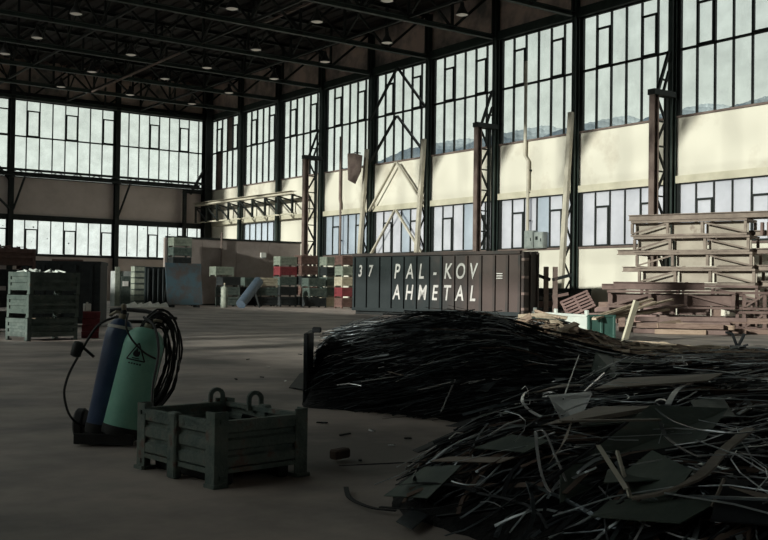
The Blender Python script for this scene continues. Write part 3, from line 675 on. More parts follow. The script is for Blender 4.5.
# leaning blue sheet, bottle and tube
pl = at(185, 59.5)
t = thing('steel_sheet', 'large blotchy blue steel sheet standing on low feet', 'steel sheet', (pl.x, pl.y, 0), 0)
MB().plate([(-1.1, 0, .15), (1.12, 0, .15), (1.2, .45, 2.6), (-1.1, .45, 2.62)], .05).build('sheet', M['sheet'], t)
for x in (-.8, .8): box('foot', (x, .1, .08), (.12, .7, .16), M['black'], t)
for x in (-.9, .9): bar('strut', (x, .95, .05), (x, .4, 2.2), .06, .06, M['black'], t)
pl = at(224.5, 60.5)
t = thing('gas_bottle', 'pale green bottle upright before a crate stack near the back', 'gas bottle', pl)
MB().lathe([(.18, 0), (.2, .03), (.2, 1.1), (.17, 1.22), (.06, 1.3), (.05, 1.36)], 18).build('body', M['crate_pale'], t, smooth=True)
MB().lathe([(.03, 1.36), (.05, 1.4), (.04, 1.48)], 10).build('valve', M['brass'], t)
a, b_ = at(241, 59.5, .22), at(258.5, 61.5, 1.62)
t = thing('tube_section', 'thick blue grey tube leaning on its side near the crates', 'tube', a)
MB().tube([(0, 0, 0), b_ - a], .3, 18).build('tube', M['pipe_blue'], t, smooth=True); MB().tube([(b_ - a) * 1.0, (b_ - a) * 1.03], .24, 16).build('end_cap', M['grey'], t)
bar('prop', (b_ - a) * .8 + Vector((0, .1, -.15)), (b_.x - a.x + .2, b_.y - a.y + .2, -.2), .1, .1, M['black'], t)

# ---------------------------------------------------------------- roll-off container with the painted name
F0 = at(353.5, 49.5); F1 = at(521, 42.6); e1 = (F1 - F0).normalized(); LN = (F1 - F0).length; rz = math.atan2(e1.y, e1.x)
CH = 2.95; CW = 1.15
t = thing('scrap_container', 'long ribbed dark green container turning rusty, painted with white letters', 'container', F0, rz)
b = MB(); b.box((LN / 2, .04, CH / 2 + .12), (LN, .05, CH - .3)); b.box((LN / 2, CW, CH / 2 + .12), (LN, .05, CH - .3)); b.box((.03, CW / 2, CH / 2 + .12), (.05, CW, CH - .3)); b.box((LN / 2, CW / 2, .3), (LN, CW, .06))
def contmat():
    m = mat('container paint rusting to one end', (.006, .012, .0125), (.011, .018, .0185), 1.2, .6, bump=.3)
    T = m.node_tree; bs = T.nodes['Principled BSDF']; src = bs.inputs['Base Color'].links[0].from_socket
    tcn = T.nodes.new('ShaderNodeTexCoord'); sp = T.nodes.new('ShaderNodeSeparateXYZ'); T.links.new(tcn.outputs['Object'], sp.inputs[0])
    ns = T.nodes.new('ShaderNodeTexNoise'); ns.inputs['Scale'].default_value = .8; ns.inputs['Detail'].default_value = 6; T.links.new(tcn.outputs['Object'], ns.inputs['Vector'])
    ad = T.nodes.new('ShaderNodeMath'); ad.operation = 'MULTIPLY_ADD'; ad.inputs[1].default_value = 5.0; T.links.new(ns.outputs[0], ad.inputs[0]); T.links.new(sp.outputs['X'], ad.inputs[2])
    mr = T.nodes.new('ShaderNodeMapRange'); mr.inputs['From Min'].default_value = LN * .5 + 2; mr.inputs['From Max'].default_value = LN * .75 + 3; T.links.new(ad.outputs[0], mr.inputs[0])
    mx = T.nodes.new('ShaderNodeMix'); mx.data_type = 'RGBA'; T.links.new(mr.outputs[0], mx.inputs[0]); T.links.new(src, mx.inputs[6]); mx.inputs[7].default_value = (.062, .046, .040, 1)
    T.links.new(mx.outputs[2], bs.inputs['Base Color']); return m
M['contg'] = contmat()
b.build('shell', M['contg'], t)
def upx(px):                                  # distance along the front face seen at a picture column
    d = ray(px, 290); n = Vector((-e1.y, e1.x, 0)); k = (F0.dot(n)) / (d.dot(n)); return (d * k - F0).dot(e1)
for q, px in enumerate((354, 366, 379, 390.8, 403.3, 416, 428.8, 441.5, 454, 467, 481, 494.5, 507.6, 520.3)):
    box('rib', (min(LN - .06, max(.06, upx(px))), -.03, CH / 2 + .02), (.12, .10, CH - .4), M['cont'] if q < 8 else M['cont_rust'], t, bev=False)
bar('top_rail', (0, -.02, CH - .06), (LN, -.02, CH - .06), .2, .14, M['cont_rust'], t); bar('bottom_rail', (0, -.02, .26), (LN, -.02, .26), .18, .16, M['cont'], t)
bar('top_rail', (0, CW, CH - .06), (LN, CW, CH - .06), .2, .14, M['cont_rust'], t)
for y in (.25, CW - .25): bar('skid', (0, y, .1), (LN, y, .1), .16, .2, M['black'], t)
dr = box('end_door', (LN + .03, CW / 2, CH / 2 + .1), (.06, CW, CH - .25), M['cont_rust'], t)
for y in (-CW / 2 + .06, 0, CW / 2 - .06): box('door_rib', (.06, y, 0), (.08, .12, CH - .3), M['cont_rust'], dr)
for z in (-1.1, -.45, .25, 1.0): box('hinge', (.1, -CW / 2 + .1, z), (.16, .34, .12), M['crane'], dr)
def letter(ch, u, z, size, parent, name='letter', sp=.70):
    c = bpy.data.curves.new(name, 'FONT'); c.body = ch; c.size = size; c.align_x = 'CENTER'; c.extrude = .006; c.offset = .012; c.shear = .18
    c.materials.append(M['letter'])
    tmp = bpy.data.objects.new(name, c); COL.objects.link(tmp); bpy.context.view_layer.update()
    me = bpy.data.meshes.new_from_object(tmp.evaluated_get(bpy.context.evaluated_depsgraph_get())); bpy.data.objects.remove(tmp)
    if not me.materials: me.materials.append(M['letter'])
    o = bpy.data.objects.new(name, me); COL.objects.link(o); o.parent = parent; o.location = (u, -.012, z); o.rotation_euler = (PI / 2, 0, 0); o.scale = (sp, 1, 1)
    return o
row1 = list(zip('PAL-KOV', (396.5, 409.5, 421, 434.5, 447.5, 460, 472.5))); row2 = list(zip('AHMETAL', (396.5, 409, 422, 434.5, 446.5, 459.5, 472.5)))
for ch, px in row1: letter(ch, upx(px), 1.76, .98, t)
for ch, px in row2: letter(ch, upx(px), .78, .98, t)
letter('3', upx(360), 1.85, .78, t, 'number'); letter('7', upx(370), 1.85, .78, t, 'number')
for q in range(3): box('stamp_line', (upx(499.5), -.012, 1.98 - q * .10), (upx(503) - upx(497), .012, .035), M['white'], t, bev=False)

# ---------------------------------------------------------------- foreground crate
FC = Vector((2.83, 5.66, 0)); FR = math.radians(7)
W_, D_, H_ = .72, .94, .43
t = thing('stacking_crate', 'worn grey green steel crate with lifting eyes in the foreground', 'crate', FC + Matrix.Rotation(FR, 3, 'Z') @ Vector((W_ / 2, D_ / 2, 0)), FR)
fm_ = M['fore_crate']
def ribbed(L, z0, z1, n):
    pr = []; b = MB(); hh = (z1 - z0) / n; pts = []
    for q in range(n):
        z = z0 + hh * q
        pts += [(0, z), (0, z + hh * .22), (-.022, z + hh * .34), (-.022, z + hh * .86), (0, z + hh * .98)]
    pts.append((0, z1))
    vs = []; m_ = len(pts)
    for x in (-L / 2, L / 2): vs += [(x, y, z) for y, z in pts]
    for x in (-L / 2, L / 2): vs += [(x, y + .012, z) for y, z in pts]
    fs = []
    for i in range(m_ - 1):
        fs += [(i, i + 1, m_ + i + 1, m_ + i), (2 * m_ + i, 3 * m_ + i, 3 * m_ + i + 1, 2 * m_ + i + 1)]
    b.add(vs, fs); b.box((0, -.004, z1 - .012), (L, .045, .03)); b.box((0, -.004, z0 + .01), (L, .04, .03)); return b
hw, hd = W_ / 2, D_ / 2
ribbed(W_ - .08, .09, H_ - .02, 3).build('side_panel', fm_, t, (0, -hd + .02, 0)); ribbed(W_ - .08, .09, H_ - .02, 3).build('side_panel', fm_, t, (0, hd - .02, 0), (0, 0, PI))
ribbed(D_ - .08, .09, H_ - .02, 3).build('side_panel', fm_, t, (-hw + .02, 0, 0), (0, 0, -PI / 2)); ribbed(D_ - .08, .09, H_ - .02, 3).build('side_panel', fm_, t, (hw - .02, 0, 0), (0, 0, PI / 2))
def cpost(hh):
    b = MB(); b.box((.045, 0, hh / 2), (.10, .012, hh)); b.box((0, .045, hh / 2), (.012, .10, hh)); b.box((.035, .035, .012), (.11, .11, .024))
    b.box((.045, -.01, .06), (.03, .012, .03)); b.box((.045, -.01, hh - .06), (.025, .012, .025)); return b
for (sx_, sy_, a, hh) in ((-1, -1, 0, .47), (1, -1, PI / 2, .45), (1, 1, PI, .44), (-1, 1, -PI / 2, .45)):
    cpost(hh).build('corner_post', fm_, t, (sx_ * hw, sy_ * hd, 0), (0, 0, a))
for x in (-hw, hw): box('middle_post', (x, 0, .215), (.06, .10, .43), fm_, t)
box('floor_plate', (0, 0, .1), (W_ - .05, D_ - .05, .02), M['scrap'], t)
for x in (-.22, .22): box('skid', (x, 0, .045), (.08, D_ - .1, .09), M['black'], t)
def eye():
    b = MB(); pts = [(.05 * math.cos(a), 0, .045 + .045 * math.sin(a)) for a in [(-.15 + 1.3 * q / 10) * PI for q in range(11)]]
    b.sweep([(-.045, 0, -.03)] + [(.045 * math.cos(PI - PI * q / 8), 0, .05 + .045 * math.sin(PI - PI * q / 8)) for q in range(9)] + [(.045, 0, -.03)], .028, .03, up=(0, 1, 0)); return b
ey = eye().mesh('lifting_eye', fm_)
put('lifting_eye', ey, t, (hw - .1, hd - .02, H_ - .02), (0, 0, -.3)); put('lifting_eye', ey, t, (hw - .01, .1, H_ - .02), (0, 0, -.3))
filling(t, W_, D_, .26, M['scrap'], 60, 3, .14)
for q, (p, r_) in enumerate((((4.05, 6.1, .055), .3),)):
    o = box('wood_block', p, (.16, .08, .07), M['scrap_rust'], None, Euler((0, 0, r_))); tag(o, 'small brown block lying on the floor beside the foreground crate', 'block')

# ---------------------------------------------------------------- gas bottles on a trolley
CR = -YAW
def lean(base, top): return axes((Vector(top) - Vector(base)), (0, -1, .01))
PB = UD(-2.255, 8.05, .07); PG = UD(-2.05, 7.95, .07)
def cyl(label, base, du, dd, R, L, m_, collar):
    v = (RU * du + RD * dd + Vector((0, 0, 1))).normalized()
    x = (RU - v * RU.dot(v)).normalized(); y = v.cross(x)
    rot = Matrix((x, y, v)).transposed()
    t = thing('gas_cylinder', label, 'gas cylinder', base, rot=rot)
    k = R
    MB().lathe([(k * .55, 0), (k * .92, .012), (k, .05), (k, L - .16), (k * .97, L - .11), (k * .85, L - .05), (k * .6, L - .01), (k * .3, L + .005)], 36).build('body', m_, t, smooth=True)
    MB().lathe([(k * .99, .0), (k * 1.03, .02), (k * 1.03, .07), (k * .99, .075)], 36).build('foot_ring', M['rubber'], t, smooth=True)
    MB().lathe([(.028, L), (.034, L + .01), (.034, L + .04), (.02, L + .05), (.02, L + .085)], 12).build('valve', M['brass'], t, smooth=True)
    if collar: MB().lathe([(k * .93, L - .075), (k * .955, L - .07), (k * .90, L - .05), (k * .87, L - .055)], 36).build('shoulder_band', M['white'], t, smooth=True)
    return t
LB, RB, LG, RG_ = .92, .112, .86, .158
tb = cyl('slim navy blue gas cylinder, left of the pair on the trolley', PB, .165, .10, RB, LB, M['blue'], True)
tg = cyl('fat mint green gas cylinder with flame warning triangle', PG, .21, .10, RG_, LG, M['mint'], False)
def wrap(x, z, r=RG_ + .0015): a = -PI / 2 + x / r; return (r * math.cos(a), r * math.sin(a), z)
def wrapped_bar(b, p, q, w2):
    n = 10; dx, dz = q[0] - p[0], q[1] - p[1]; L = math.hypot(dx, dz); nx_, nz_ = -dz / L * w2, dx / L * w2
    vs = []
    for i in range(n + 1):
        f = i / n; x, z = p[0] + dx * f, p[1] + dz * f; vs += [wrap(x + nx_, z + nz_), wrap(x - nx_, z - nz_)]
    b.add(vs, [(2 * i, 2 * i + 1, 2 * i + 3, 2 * i + 2) for i in range(n)])
tri = MB(); A_, B_, C_ = (-.075, .60), (.075, .60), (0, .735)
for p, q in ((A_, B_), (B_, C_), (C_, A_)): wrapped_bar(tri, p, q, .0055)
fl_ = [(-.022, .632), (-.03, .648), (-.024, .668), (-.012, .682), (-.008, .70), (.006, .685), (.01, .668), (.02, .678), (.028, .655), (.022, .632), (.0, .625)]
tri.add([wrap(*p) for p in fl_], [tuple(range(len(fl_)))])
wrapped_bar(tri, (-.03, .615), (.03, .615), .004)
for q in range(5): wrapped_bar(tri, (-.05 + q * .022, .572), (-.035 + q * .022, .572), .006)
tri.build('warning_triangle', M['rubber'], tg)
t = thing('cylinder_trolley', 'black two-wheeled trolley carrying the blue and green gas cylinders', 'trolley', UD(-2.19, 8.0), CR)
bm_ = M['rubber']; sl_ = .19
box('base_plate', (.04, 0, .05), (.46, .36, .03), bm_, t); box('toe_plate', (.04, -.19, .06), (.46, .02, .08), bm_, t)
rail = lambda x: [(x, .17, .05), (x + .09, .25, .5), (x + .19, .33, 1.0)]
for x in (-.19, .24): MB().tube(rail(x), .018, 8).build('side_rail', bm_, t, smooth=True)
for f in (.25, .6, .95):
    p, q = [Vector(rail(x)[0]).lerp(Vector(rail(x)[2]), f) for x in (-.19, .24)]; MB().tube([p, q], .015, 8).build('cross_bar', bm_, t)
for x in (-.25, .31):
    wv = MB().lathe([(.03, -.04), (.11, -.04), (.125, -.025), (.125, .025), (.11, .04), (.03, .04)], 24).mesh('wheel', bm_, True)
    put('wheel', wv, t, (x, .2, .125), (0, PI / 2, 0))
MB().tube([(-.25, .2, .125), (.31, .2, .125)], .014, 8).build('axle', bm_, t)
MB().tube([(-.06, .33, 1.0), (-.05, .30, 1.045), (.05, .28, 1.055), (.26, .22, 1.04), (.36, .18, 1.02), (.40, .15, .98), (.40, .13, .93)], .017, 8).build('handle', bm_, t, smooth=True)
MB().tube([(.40, .15, .985), (.47, .12, 1.0), (.53, .1, .99)], .012, 8).build('hook_arm', bm_, t, smooth=True)
t = thing('pressure_regulator', 'dull brass regulator with round gauge on the blue cylinder valve', 'regulator', PB + tb.rotation_euler.to_matrix() @ Vector((0, 0, LB + .055)), CR)
MB().lathe([(.0, -.025), (.022, -.025), (.026, 0), (.022, .025), (.0, .025)], 16).build('body', M['rubber'], t, smooth=True)
MB().lathe([(.008, .02), (.018, .03), (.024, .05), (.02, .07), (.008, .075)], 16).build('gauge', M['brass'], t, smooth=True)
MB().tube([(0, 0, 0), (-.06, -.01, .01), (-.11, -.02, -.02)], .012, 8).build('outlet', M['brass'], t)
t = thing('pressure_regulator', 'black regulator valve on the green cylinder', 'regulator', PG + tg.rotation_euler.to_matrix() @ Vector((0, 0, LG + .05)), CR)
MB().lathe([(.0, -.03), (.03, -.03), (.035, 0), (.03, .035), (.0, .04)], 16).build('body', M['rubber'], t, smooth=True)
MB().tube([(0, 0, 0), (.05, 0, .02), (.1, 0, .01)], .012, 8).build('outlet', M['brass'], t)
t = thing('torch_handle', 'black cutting torch head hanging left of the blue cylinder', 'torch', UD(-2.41, 7.95, .74), CR)
MB().lathe([(.02, -.06), (.042, -.05), (.045, .03), (.035, .06), (.015, .065)], 14).build('grip', M['rubber'], t, (0, 0, 0), (0, .25, 0), smooth=True)
MB().tube([(0, 0, .06), (.06, .02, .0), (.12, .05, -.06)], .012, 8).build('neck', M['rubber'], t)
# hoses
def smooth_path(pts, n=8):
    pts = [Vector(p) for p in pts]; out = []; P = [pts[0]] + pts + [pts[-1]]
    for i in range(1, len(P) - 2):
        for k in range(n):
            f = k / n; a, b, c, d = P[i - 1], P[i], P[i + 1], P[i + 2]
            out.append(.5 * ((2 * b) + (c - a) * f + (2 * a - 5 * b + 4 * c - d) * f * f + (3 * b - a - 3 * c + d) * f ** 3))
    return out + [pts[-1]]
def hose(label, pts, r, m_='rubber', cat='hose', name='hose', group=None):
    o = MB().tube(smooth_path(pts, 7), r, 7).build(name, M[m_], None, smooth=True); tag(o, label, cat, group); return o
cu, cd_ = -1.83, 8.1
rr = random.Random(4)
t = thing('hose_coil', 'thick coil of black hose hanging right of the green cylinder', 'hose', UD(cu, cd_, .66), CR)
for q in range(12):
    b = MB(); n = 30; ph_ = rr.uniform(0, 6); rx, rz_ = .085 + .010 * q, .26 + .013 * q; oy = rr.uniform(-.05, .05)
    pts = [(rx * math.cos(2 * PI * k / n + .0) * (1 + .05 * math.sin(3 * 2 * PI * k / n + ph_)) + .03 * math.sin(2 * PI * k / n) + .012 * rr.random(), oy + .02 * math.sin(2 * PI * k / n + ph_), rz_ * math.sin(2 * PI * k / n)) for k in range(n + 1)]
    b.tube(pts, .0085, 6); b.build('hose_loop', M['rubber'], t, smooth=True)
hose('black hose looping down left of the blue cylinder to the floor', [UD(-2.12, 8.0, 1.0), UD(-2.25, 7.95, .93), UD(-2.38, 7.95, .72), UD(-2.48, 7.95, .52), UD(-2.5, 7.95, .35), UD(-2.42, 8.0, .16), UD(-2.2, 8.3, .03)], .010)
hose('black hose falling from the trolley handle into the foreground crate', [UD(-1.9, 8.0, 1.0), UD(-1.78, 7.85, .93), UD(-1.69, 7.6, .75), UD(-1.66, 7.3, .52), UD(-1.62, 7.1, .38)], .011)
hose('thin black hose arching over the mint cylinder shoulder', [UD(-2.0, 7.9, 1.03), UD(-1.98, 7.76, .94), UD(-1.93, 7.74, .84), UD(-1.84, 7.76, .74), UD(-1.78, 7.9, .68)], .008)
hose('black hose lying in a loop on the floor behind the crate', [UD(-1.75, 8.9, .02), UD(-1.55, 9.3, .02), UD(-1.25, 9.5, .02), UD(-1.2, 9.75, .02), UD(-1.5, 9.9, .02), UD(-1.75, 9.6, .02), UD(-1.9, 9.2, .02)], .012)

# ---------------------------------------------------------------- skip, frames, timber on the right
C0 = at(588, 24.6); ew = (at(534, 27.6) - C0); W0 = ew.length; ang = math.atan2(ew.y, ew.x); e2 = (at(617.5, 25.0) - C0)
t = thing('loading_bin', 'steel bin with long side whitened for sunlight and green end, behind the scrap', 'bin', C0, ang)
BW, BD, BH = W0, -.72, .66
def wallbox(nm, c, sz, m_): return box(nm, c, sz, m_, t)
wallbox('long_side', (BW / 2, 0, BH / 2), (BW, .05, BH), M['bin_white']); wallbox('long_side', (BW / 2, BD, BH / 2), (BW, .05, BH), M['bin_green'])  # sunlight on the long side is put into its white colour
wallbox('end_plate', (0, BD / 2, BH / 2), (.05, abs(BD), BH), M['bin_green']); wallbox('end_plate', (BW, BD / 2, BH / 2), (.05, abs(BD), BH), M['bin_green'])
wallbox('floor_plate', (BW / 2, BD / 2, .06), (BW, abs(BD), .04), M['black'])
for y in (0, BD / 2, BD): wallbox('end_rib', (-.035, y * .96 - .01, BH / 2), (.05, .07, BH + .02), M['bin_green'])
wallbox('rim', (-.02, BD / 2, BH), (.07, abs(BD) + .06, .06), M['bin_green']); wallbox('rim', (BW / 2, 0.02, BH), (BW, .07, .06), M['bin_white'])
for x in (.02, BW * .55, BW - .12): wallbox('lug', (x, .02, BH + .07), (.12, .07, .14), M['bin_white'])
# steel lattice frames: posts, rails, diagonals and plates
def lattice_frame(label, loc, rz, L, D, H_, m_, cells=(0, .33, .63, 1), group='stacked lattice frames', plates=(1,), m2=None):
    t = thing('lattice_frame', label, 'steel frame', loc, rz, group); m2 = m2 or m_
    xs = [c * L for c in cells]
    for y in (0, D):
        bar('rail', (0, y, .04), (L, y, .04), .08, .07, m_, t); bar('rail', (0, y, H_ - .04), (L, y, H_ - .04), .08, .08, m_, t)
        for x in xs: bar('post', (x + (.05 if x == 0 else -.05 if x == L else 0), y, .1), (x + (.05 if x == 0 else -.05 if x == L else 0), y, H_ - .1), .09, .10, m_, t, up=(1, 0, 0))
        if y: continue
        bar('diagonal', (xs[0] + .1, y, .12), (xs[1] - .06, y, H_ - .12), .05, .06, m_, t); bar('diagonal', (xs[2] + .08, y, H_ - .12), (xs[3] - .1, y, .12), .05, .06, m_, t)
    for x in (0.05, L - .05): bar('cross_rail', (x, .05, H_ - .05), (x, D - .05, H_ - .05), .09, .1, m_, t); bar('cross_rail', (x, .05, .05), (x, D - .05, .05), .09, .1, m_, t)
    for c in plates: box('back_plate', ((xs[c] + xs[c + 1]) / 2, D * .3, H_ * .5), (xs[c + 1] - xs[c] - .06, .02, H_ - .2), m2, t)
    return t
A1 = at(630.5, 38.5); A2 = at(748, 36.0); ea = A2 - A1; ra = math.atan2(ea.y, ea.x); LA = ea.length
nrm = Vector((-math.sin(ra), math.cos(ra), 0)); eu = ea.normalized()
HF = .605
names = ['fifth from the top', 'fourth from the top', 'third from the top', 'second from the top', 'topmost']
for q in range(5):
    z = .95 + q * HF; off = (4 - q) * .10
    lattice_frame('beige rusty lattice frame, %s of the tall right-hand stack' % names[q], A1 + eu * off + Vector((0, 0, z)), ra, LA - .05, 1.3, HF - .01, M['frame'] if q > 0 else M['frame_red'], plates=((0, 1, 2), (0, 1, 2), (1, 2), (0, 1, 2), (0, 1, 2))[q], m2=M['plate_beige'])
lattice_frame('red brown lattice frame under the tall right-hand stack', A1 + eu * .2 + Vector((0, 0, .33)), ra, LA, 1.3, .61, M['frame_red'], plates=(0, 1))
for y in (.2, 1.1):
    o = bar('sleeper', A1 + nrm * y + Vector((0, 0, .165)), A1 + nrm * y + eu * LA + Vector((0, 0, .165)), .3, .33, M['timber']); tag(o, ['heavy timber sleeper under the front of the frame stack', 'heavy timber sleeper under the rear of the frame stack'][y > 1], 'timber')
ZTOP = .95 + 5 * HF
bt = lambda nm, lab, a, b, w2, h2, m_, g=None: tag(ibeam(nm, a, b, w2, h2, M[m_], None, t=.03), lab, 'beam', g)
def F(u, v, z): return A1 + eu * u + nrm * v + Vector((0, 0, z))
bt('steel_beam', 'long beige beam lying across the top front of the frame stack', F(-.12, .12, ZTOP + .12), F(5.3, .05, ZTOP + .12), .22, .22, 'frame')
bt('steel_beam', 'beige beam lying across the top rear of the frame stack', F(.3, .9, ZTOP + .12), F(5.6, .9, ZTOP + .12), .2, .22, 'frame')
for k, (z, a, b, v) in enumerate(((ZTOP - 1.17, -.75, 3.0, .6), (ZTOP - 1.83, -.5, 2.6, .5), (ZTOP - 1.17, 3.2, 5.6, .6), (ZTOP - 1.78, 3.2, 5.8, .5), (ZTOP - .52, 3.4, 5.7, .7), (ZTOP - 2.35, 3.1, 5.6, .6))):
    bt('steel_beam', ['pale beam sticking out left of the stack, second tier', 'pale beam sticking out left of the stack, third tier', 'beam sticking out right of the stack, second tier', 'beam sticking out right of the stack, third tier', 'beam sticking out right of the stack, top tier', 'beam sticking out right of the stack, fourth tier'][k],
       F(a, v, z), F(b, v, z), .26, .2, 'frame', 'beams through the frame stack')
for k, (z0, u) in enumerate(((ZTOP - .6, 4.75), (ZTOP - .6, 4.98))):
    tag(bar('steel_post', F(u, .4, z0), F(u, .4, z0 + .45), .1, .1, M['frame_red'], None, (1, 0, 0)), ['short upright post right of the stack, nearer it', 'short upright post right of the stack, outer one'][k], 'post')
# lower, nearer frames
B1 = at(607, 34.5); B2 = at(735, 33.5); eb = (B2 - B1); rb_ = math.atan2(eb.y, eb.x); LBm = eb.length; ebn = eb.normalized(); nb = Vector((-ebn.y, ebn.x, 0))
lattice_frame('red brown lattice frame in front of the tall stack, raised on timbers', B1 + Vector((0, 0, .72)), rb_, LBm, 1.0, .60, M['frame_red'], cells=(.02, .34, .62, 1), group='front lattice frames', plates=(0, 1, 2))
def Fb(u, v, z): return B1 + ebn * u + nb * v + Vector((0, 0, z))
bt('steel_beam', 'long brown beam lying on top of the front lattice frame', Fb(.2, .3, 1.48), Fb(3.2, .25, 1.48), .24, .26, 'frame_red')
bt('steel_beam', 'brown beam lying behind on the front lattice frame', Fb(-.2, .75, 1.44), Fb(2.6, .8, 1.44), .22, .2, 'frame_red')
for x in (.5, 3.6):
    for z in (.12, .36, .6):
        tag(bar('support_timber', Fb(x, -.1, z), Fb(x, 1.1, z), .22, .23, M['timber']), 'dark timber block under the %s end of the front lattice frame, %s one' % ('left' if x < 2 else 'right', {.12: 'lowest', .36: 'middle', .6: 'upper'}[z]), 'timber', 'support timbers')
R1 = at(742.5, 33.2); lattice_frame('red brown lattice frame cut off by the right edge, upper one', R1 + Vector((0, 0, .72)), rb_ + .12, 3.2, 1.0, .60, M['frame_red'], cells=(0, .22, .6, 1), group='front lattice frames', plates=())
lattice_frame('red brown lattice frame cut off by the right edge, lower one', R1 + Vector((0, 0, .06)), rb_ + .12, 3.2, 1.0, .62, M['frame_red'], cells=(0, .22, .6, 1), group='front lattice frames', plates=(1, 2))
# loose timber pile before the frames
rr = random.Random(12)
for k in range(16):
    lay = k // 6; px0 = 612 + rr.uniform(0, 46) + lay * 8; L = rr.uniform(1.6, 3.4); dp = 32.0 - rr.uniform(0, 1.5); p = at(px0, dp)
    a = rb_ + rr.uniform(-.14, .2); q = p + Vector((math.cos(a), math.sin(a), 0)) * L
    tag(bar('timber_baulk', p + Vector((0, 0, .08 + lay * .17)), q + Vector((0, 0, .08 + lay * .17 + rr.uniform(0, .06))), rr.uniform(.14, .24), rr.uniform(.12, .17), M['timber' if k % 3 else 'frame_red']),
        'brown timber baulk in the %s layer of the loose pile, %s from its left' % (('bottom', 'middle', 'top')[lay], ORD[k % 6]), 'timber', 'loose timber pile')
for k, (pa, pb, da, db, za, zb) in enumerate(((655, 706, 30.5, 30.2, .08, .08), (668, 735, 31, 30.4, .28, .22), (656, 690, 30.6, 31.2, .25, .42))):
    tag(bar('timber_baulk', at(pa, da, za), at(pb, db, zb), .18, .14, M['wood2']), ['tan timber lying lowest at the front of the loose pile', 'long tan timber lying across the loose pile', 'short tan timber tilted on the loose pile'][k], 'timber')
# light boards leaning over the bin
for k, (p, q) in enumerate((((592, 317.5, 24.6), (652, 299, 26.5)), ((594, 319, 24.4), (640, 303.5, 26.2)), ((600, 317, 25), (672, 299.5, 27.5)), ((604, 317, 25.2), (682, 305, 27.8)), ((598, 320, 24.7), (668, 309.5, 27)), ((612, 318, 25.3), (655, 302, 26.3)))):
    tag(bar('long_board', atp(*p), atp(*q), .12, .045, M['wood' if k != 3 else 'timber']), ['pale long board propped steepest over the green bin end', 'shortest pale board over the green bin end', 'pale board ending farthest up the frames behind the bin', 'brown board amid the pale ones over the bin end', 'lowest long pale board over the bin end', 'short pale board behind the others over the bin end'][k], 'board', 'boards over the bin')
tag(bar('leaning_post', atp(621, 352, 22.5), atp(636.5, 301, 22.6), .15, .06, M['ledge'], None, (0, 1, 0)), 'pale flat post leaning upright before the boards and bin', 'post')
tag(bar('floor_pipe', at(651, 22.6, .06), at(730, 21.4, .05), .12, .07, M['ledge']), 'long pale bar lying on the bright floor at right', 'bar')
t = thing('bent_bracket', 'black bent steel bracket standing like a V on the floor', 'bracket', G(738, 348), -.5)
box('foot', (0, 0, .03), (.3, .22, .05), M['scrap'], t); bar('arm', (-.02, 0, .03), (-.14, 0, .33), .05, .05, M['scrap'], t); bar('arm', (.0, 0, .03), (.16, 0, .33), .06, .05, M['scrap'], t)
bar('tip', (-.14, 0, .33), (-.3, 0, .36), .05, .05, M['scrap'], t); bar('tip', (.1, -.02, .05), (.22, -.05, .08), .05, .04, M['scrap'], t)
# post rack, pallets and clutter right of the container
pr_ = at(550, 44)
t = thing('post_rack', 'dark rack with two rusty posts and Y arms right of the container', 'rack', pr_, -.6)
for x, m_ in ((-.18, 'frame'), (.22, 'crane')): bar('post', (x, 0, 0), (x, 0, 2.32), .16, .2, M[m_], t, up=(1, 0, 0))
bar('arm', (0, 0, 1.75), (-.75, 0, 2.0), .16, .14, M['black'], t); bar('arm', (.1, 0, 1.75), (.95, 0, 1.98), .16, .14, M['black'], t)
bar('arm', (0, 0, 1.0), (-.6, 0, 1.12), .12, .12, M['black'], t); bar('arm', (.1, 0, 1.0), (.8, 0, 1.15), .12, .12, M['frame_red'], t)
box('foot', (0, 0, .06), (1.4, .5, .12), M['black'], t)
for k, (px, dp, L, z, a, m_) in enumerate(((538, 45, 1.6, .1, -.4, 'crate_rust'), (542, 45.5, 1.4, .35, .1, 'crate_dark'), (560, 45, 2.0, .12, -.5, 'crate_rust'), (562, 46, 1.8, .4, -.2, 'crate_dark'), (557, 46, 2.1, .7, -.3, 'crate_rust'), (545, 46, 1.9, 1.0, -.1, 'crate_dark'), (566, 45, 1.5, .25, .3, 'crate_rust'))):
    p = at(px, dp, z); v = Vector((math.cos(a), math.sin(a), .06)) * L / 2
    tag(bar('rusty_beam', p - v, p + v, .3, .26, M[m_]), 'dark rusty beam in the jumble around the post rack', 'beam', 'beams round the rack')
t = skip_bin('dark_bin', 'dark low bin behind the post rack against the wall', at(556, 49.5), -.6, 3.2, 1.0, 1.35, M['crate_dark'], 5, 'bin')
def pallet(label, loc, rot, m_):
    t = thing('pallet', label, 'pallet', loc, rot=rot, group='leaning pallets')
    for x in (-.55, 0, .55): box('bearer', (x, 0, .05), (.1, .8, .09), m_, t)
    for q in range(6): box('slat', (0, -.35 + q * .14, .11), (1.2, .085, .022), m_, t)
    for q in range(3): box('slat', (0, -.35 + q * .35, -.005), (1.2, .1, .02), m_, t)
    return t
e_ = (Matrix.Rotation(-.62, 3, 'Z') @ Matrix.Rotation(math.radians(-24), 3, 'Y') @ Matrix.Rotation(math.radians(62), 3, 'X'))
pallet('brown slatted pallet leaning aslant in front of the right wall', at(578, 40.5, .72), e_, M['frame_red'])
pallet('brown pallet lying flat under the leaning one', at(585, 41.0, .02), Euler((0, 0, -.5)).to_matrix(), M['timber'])
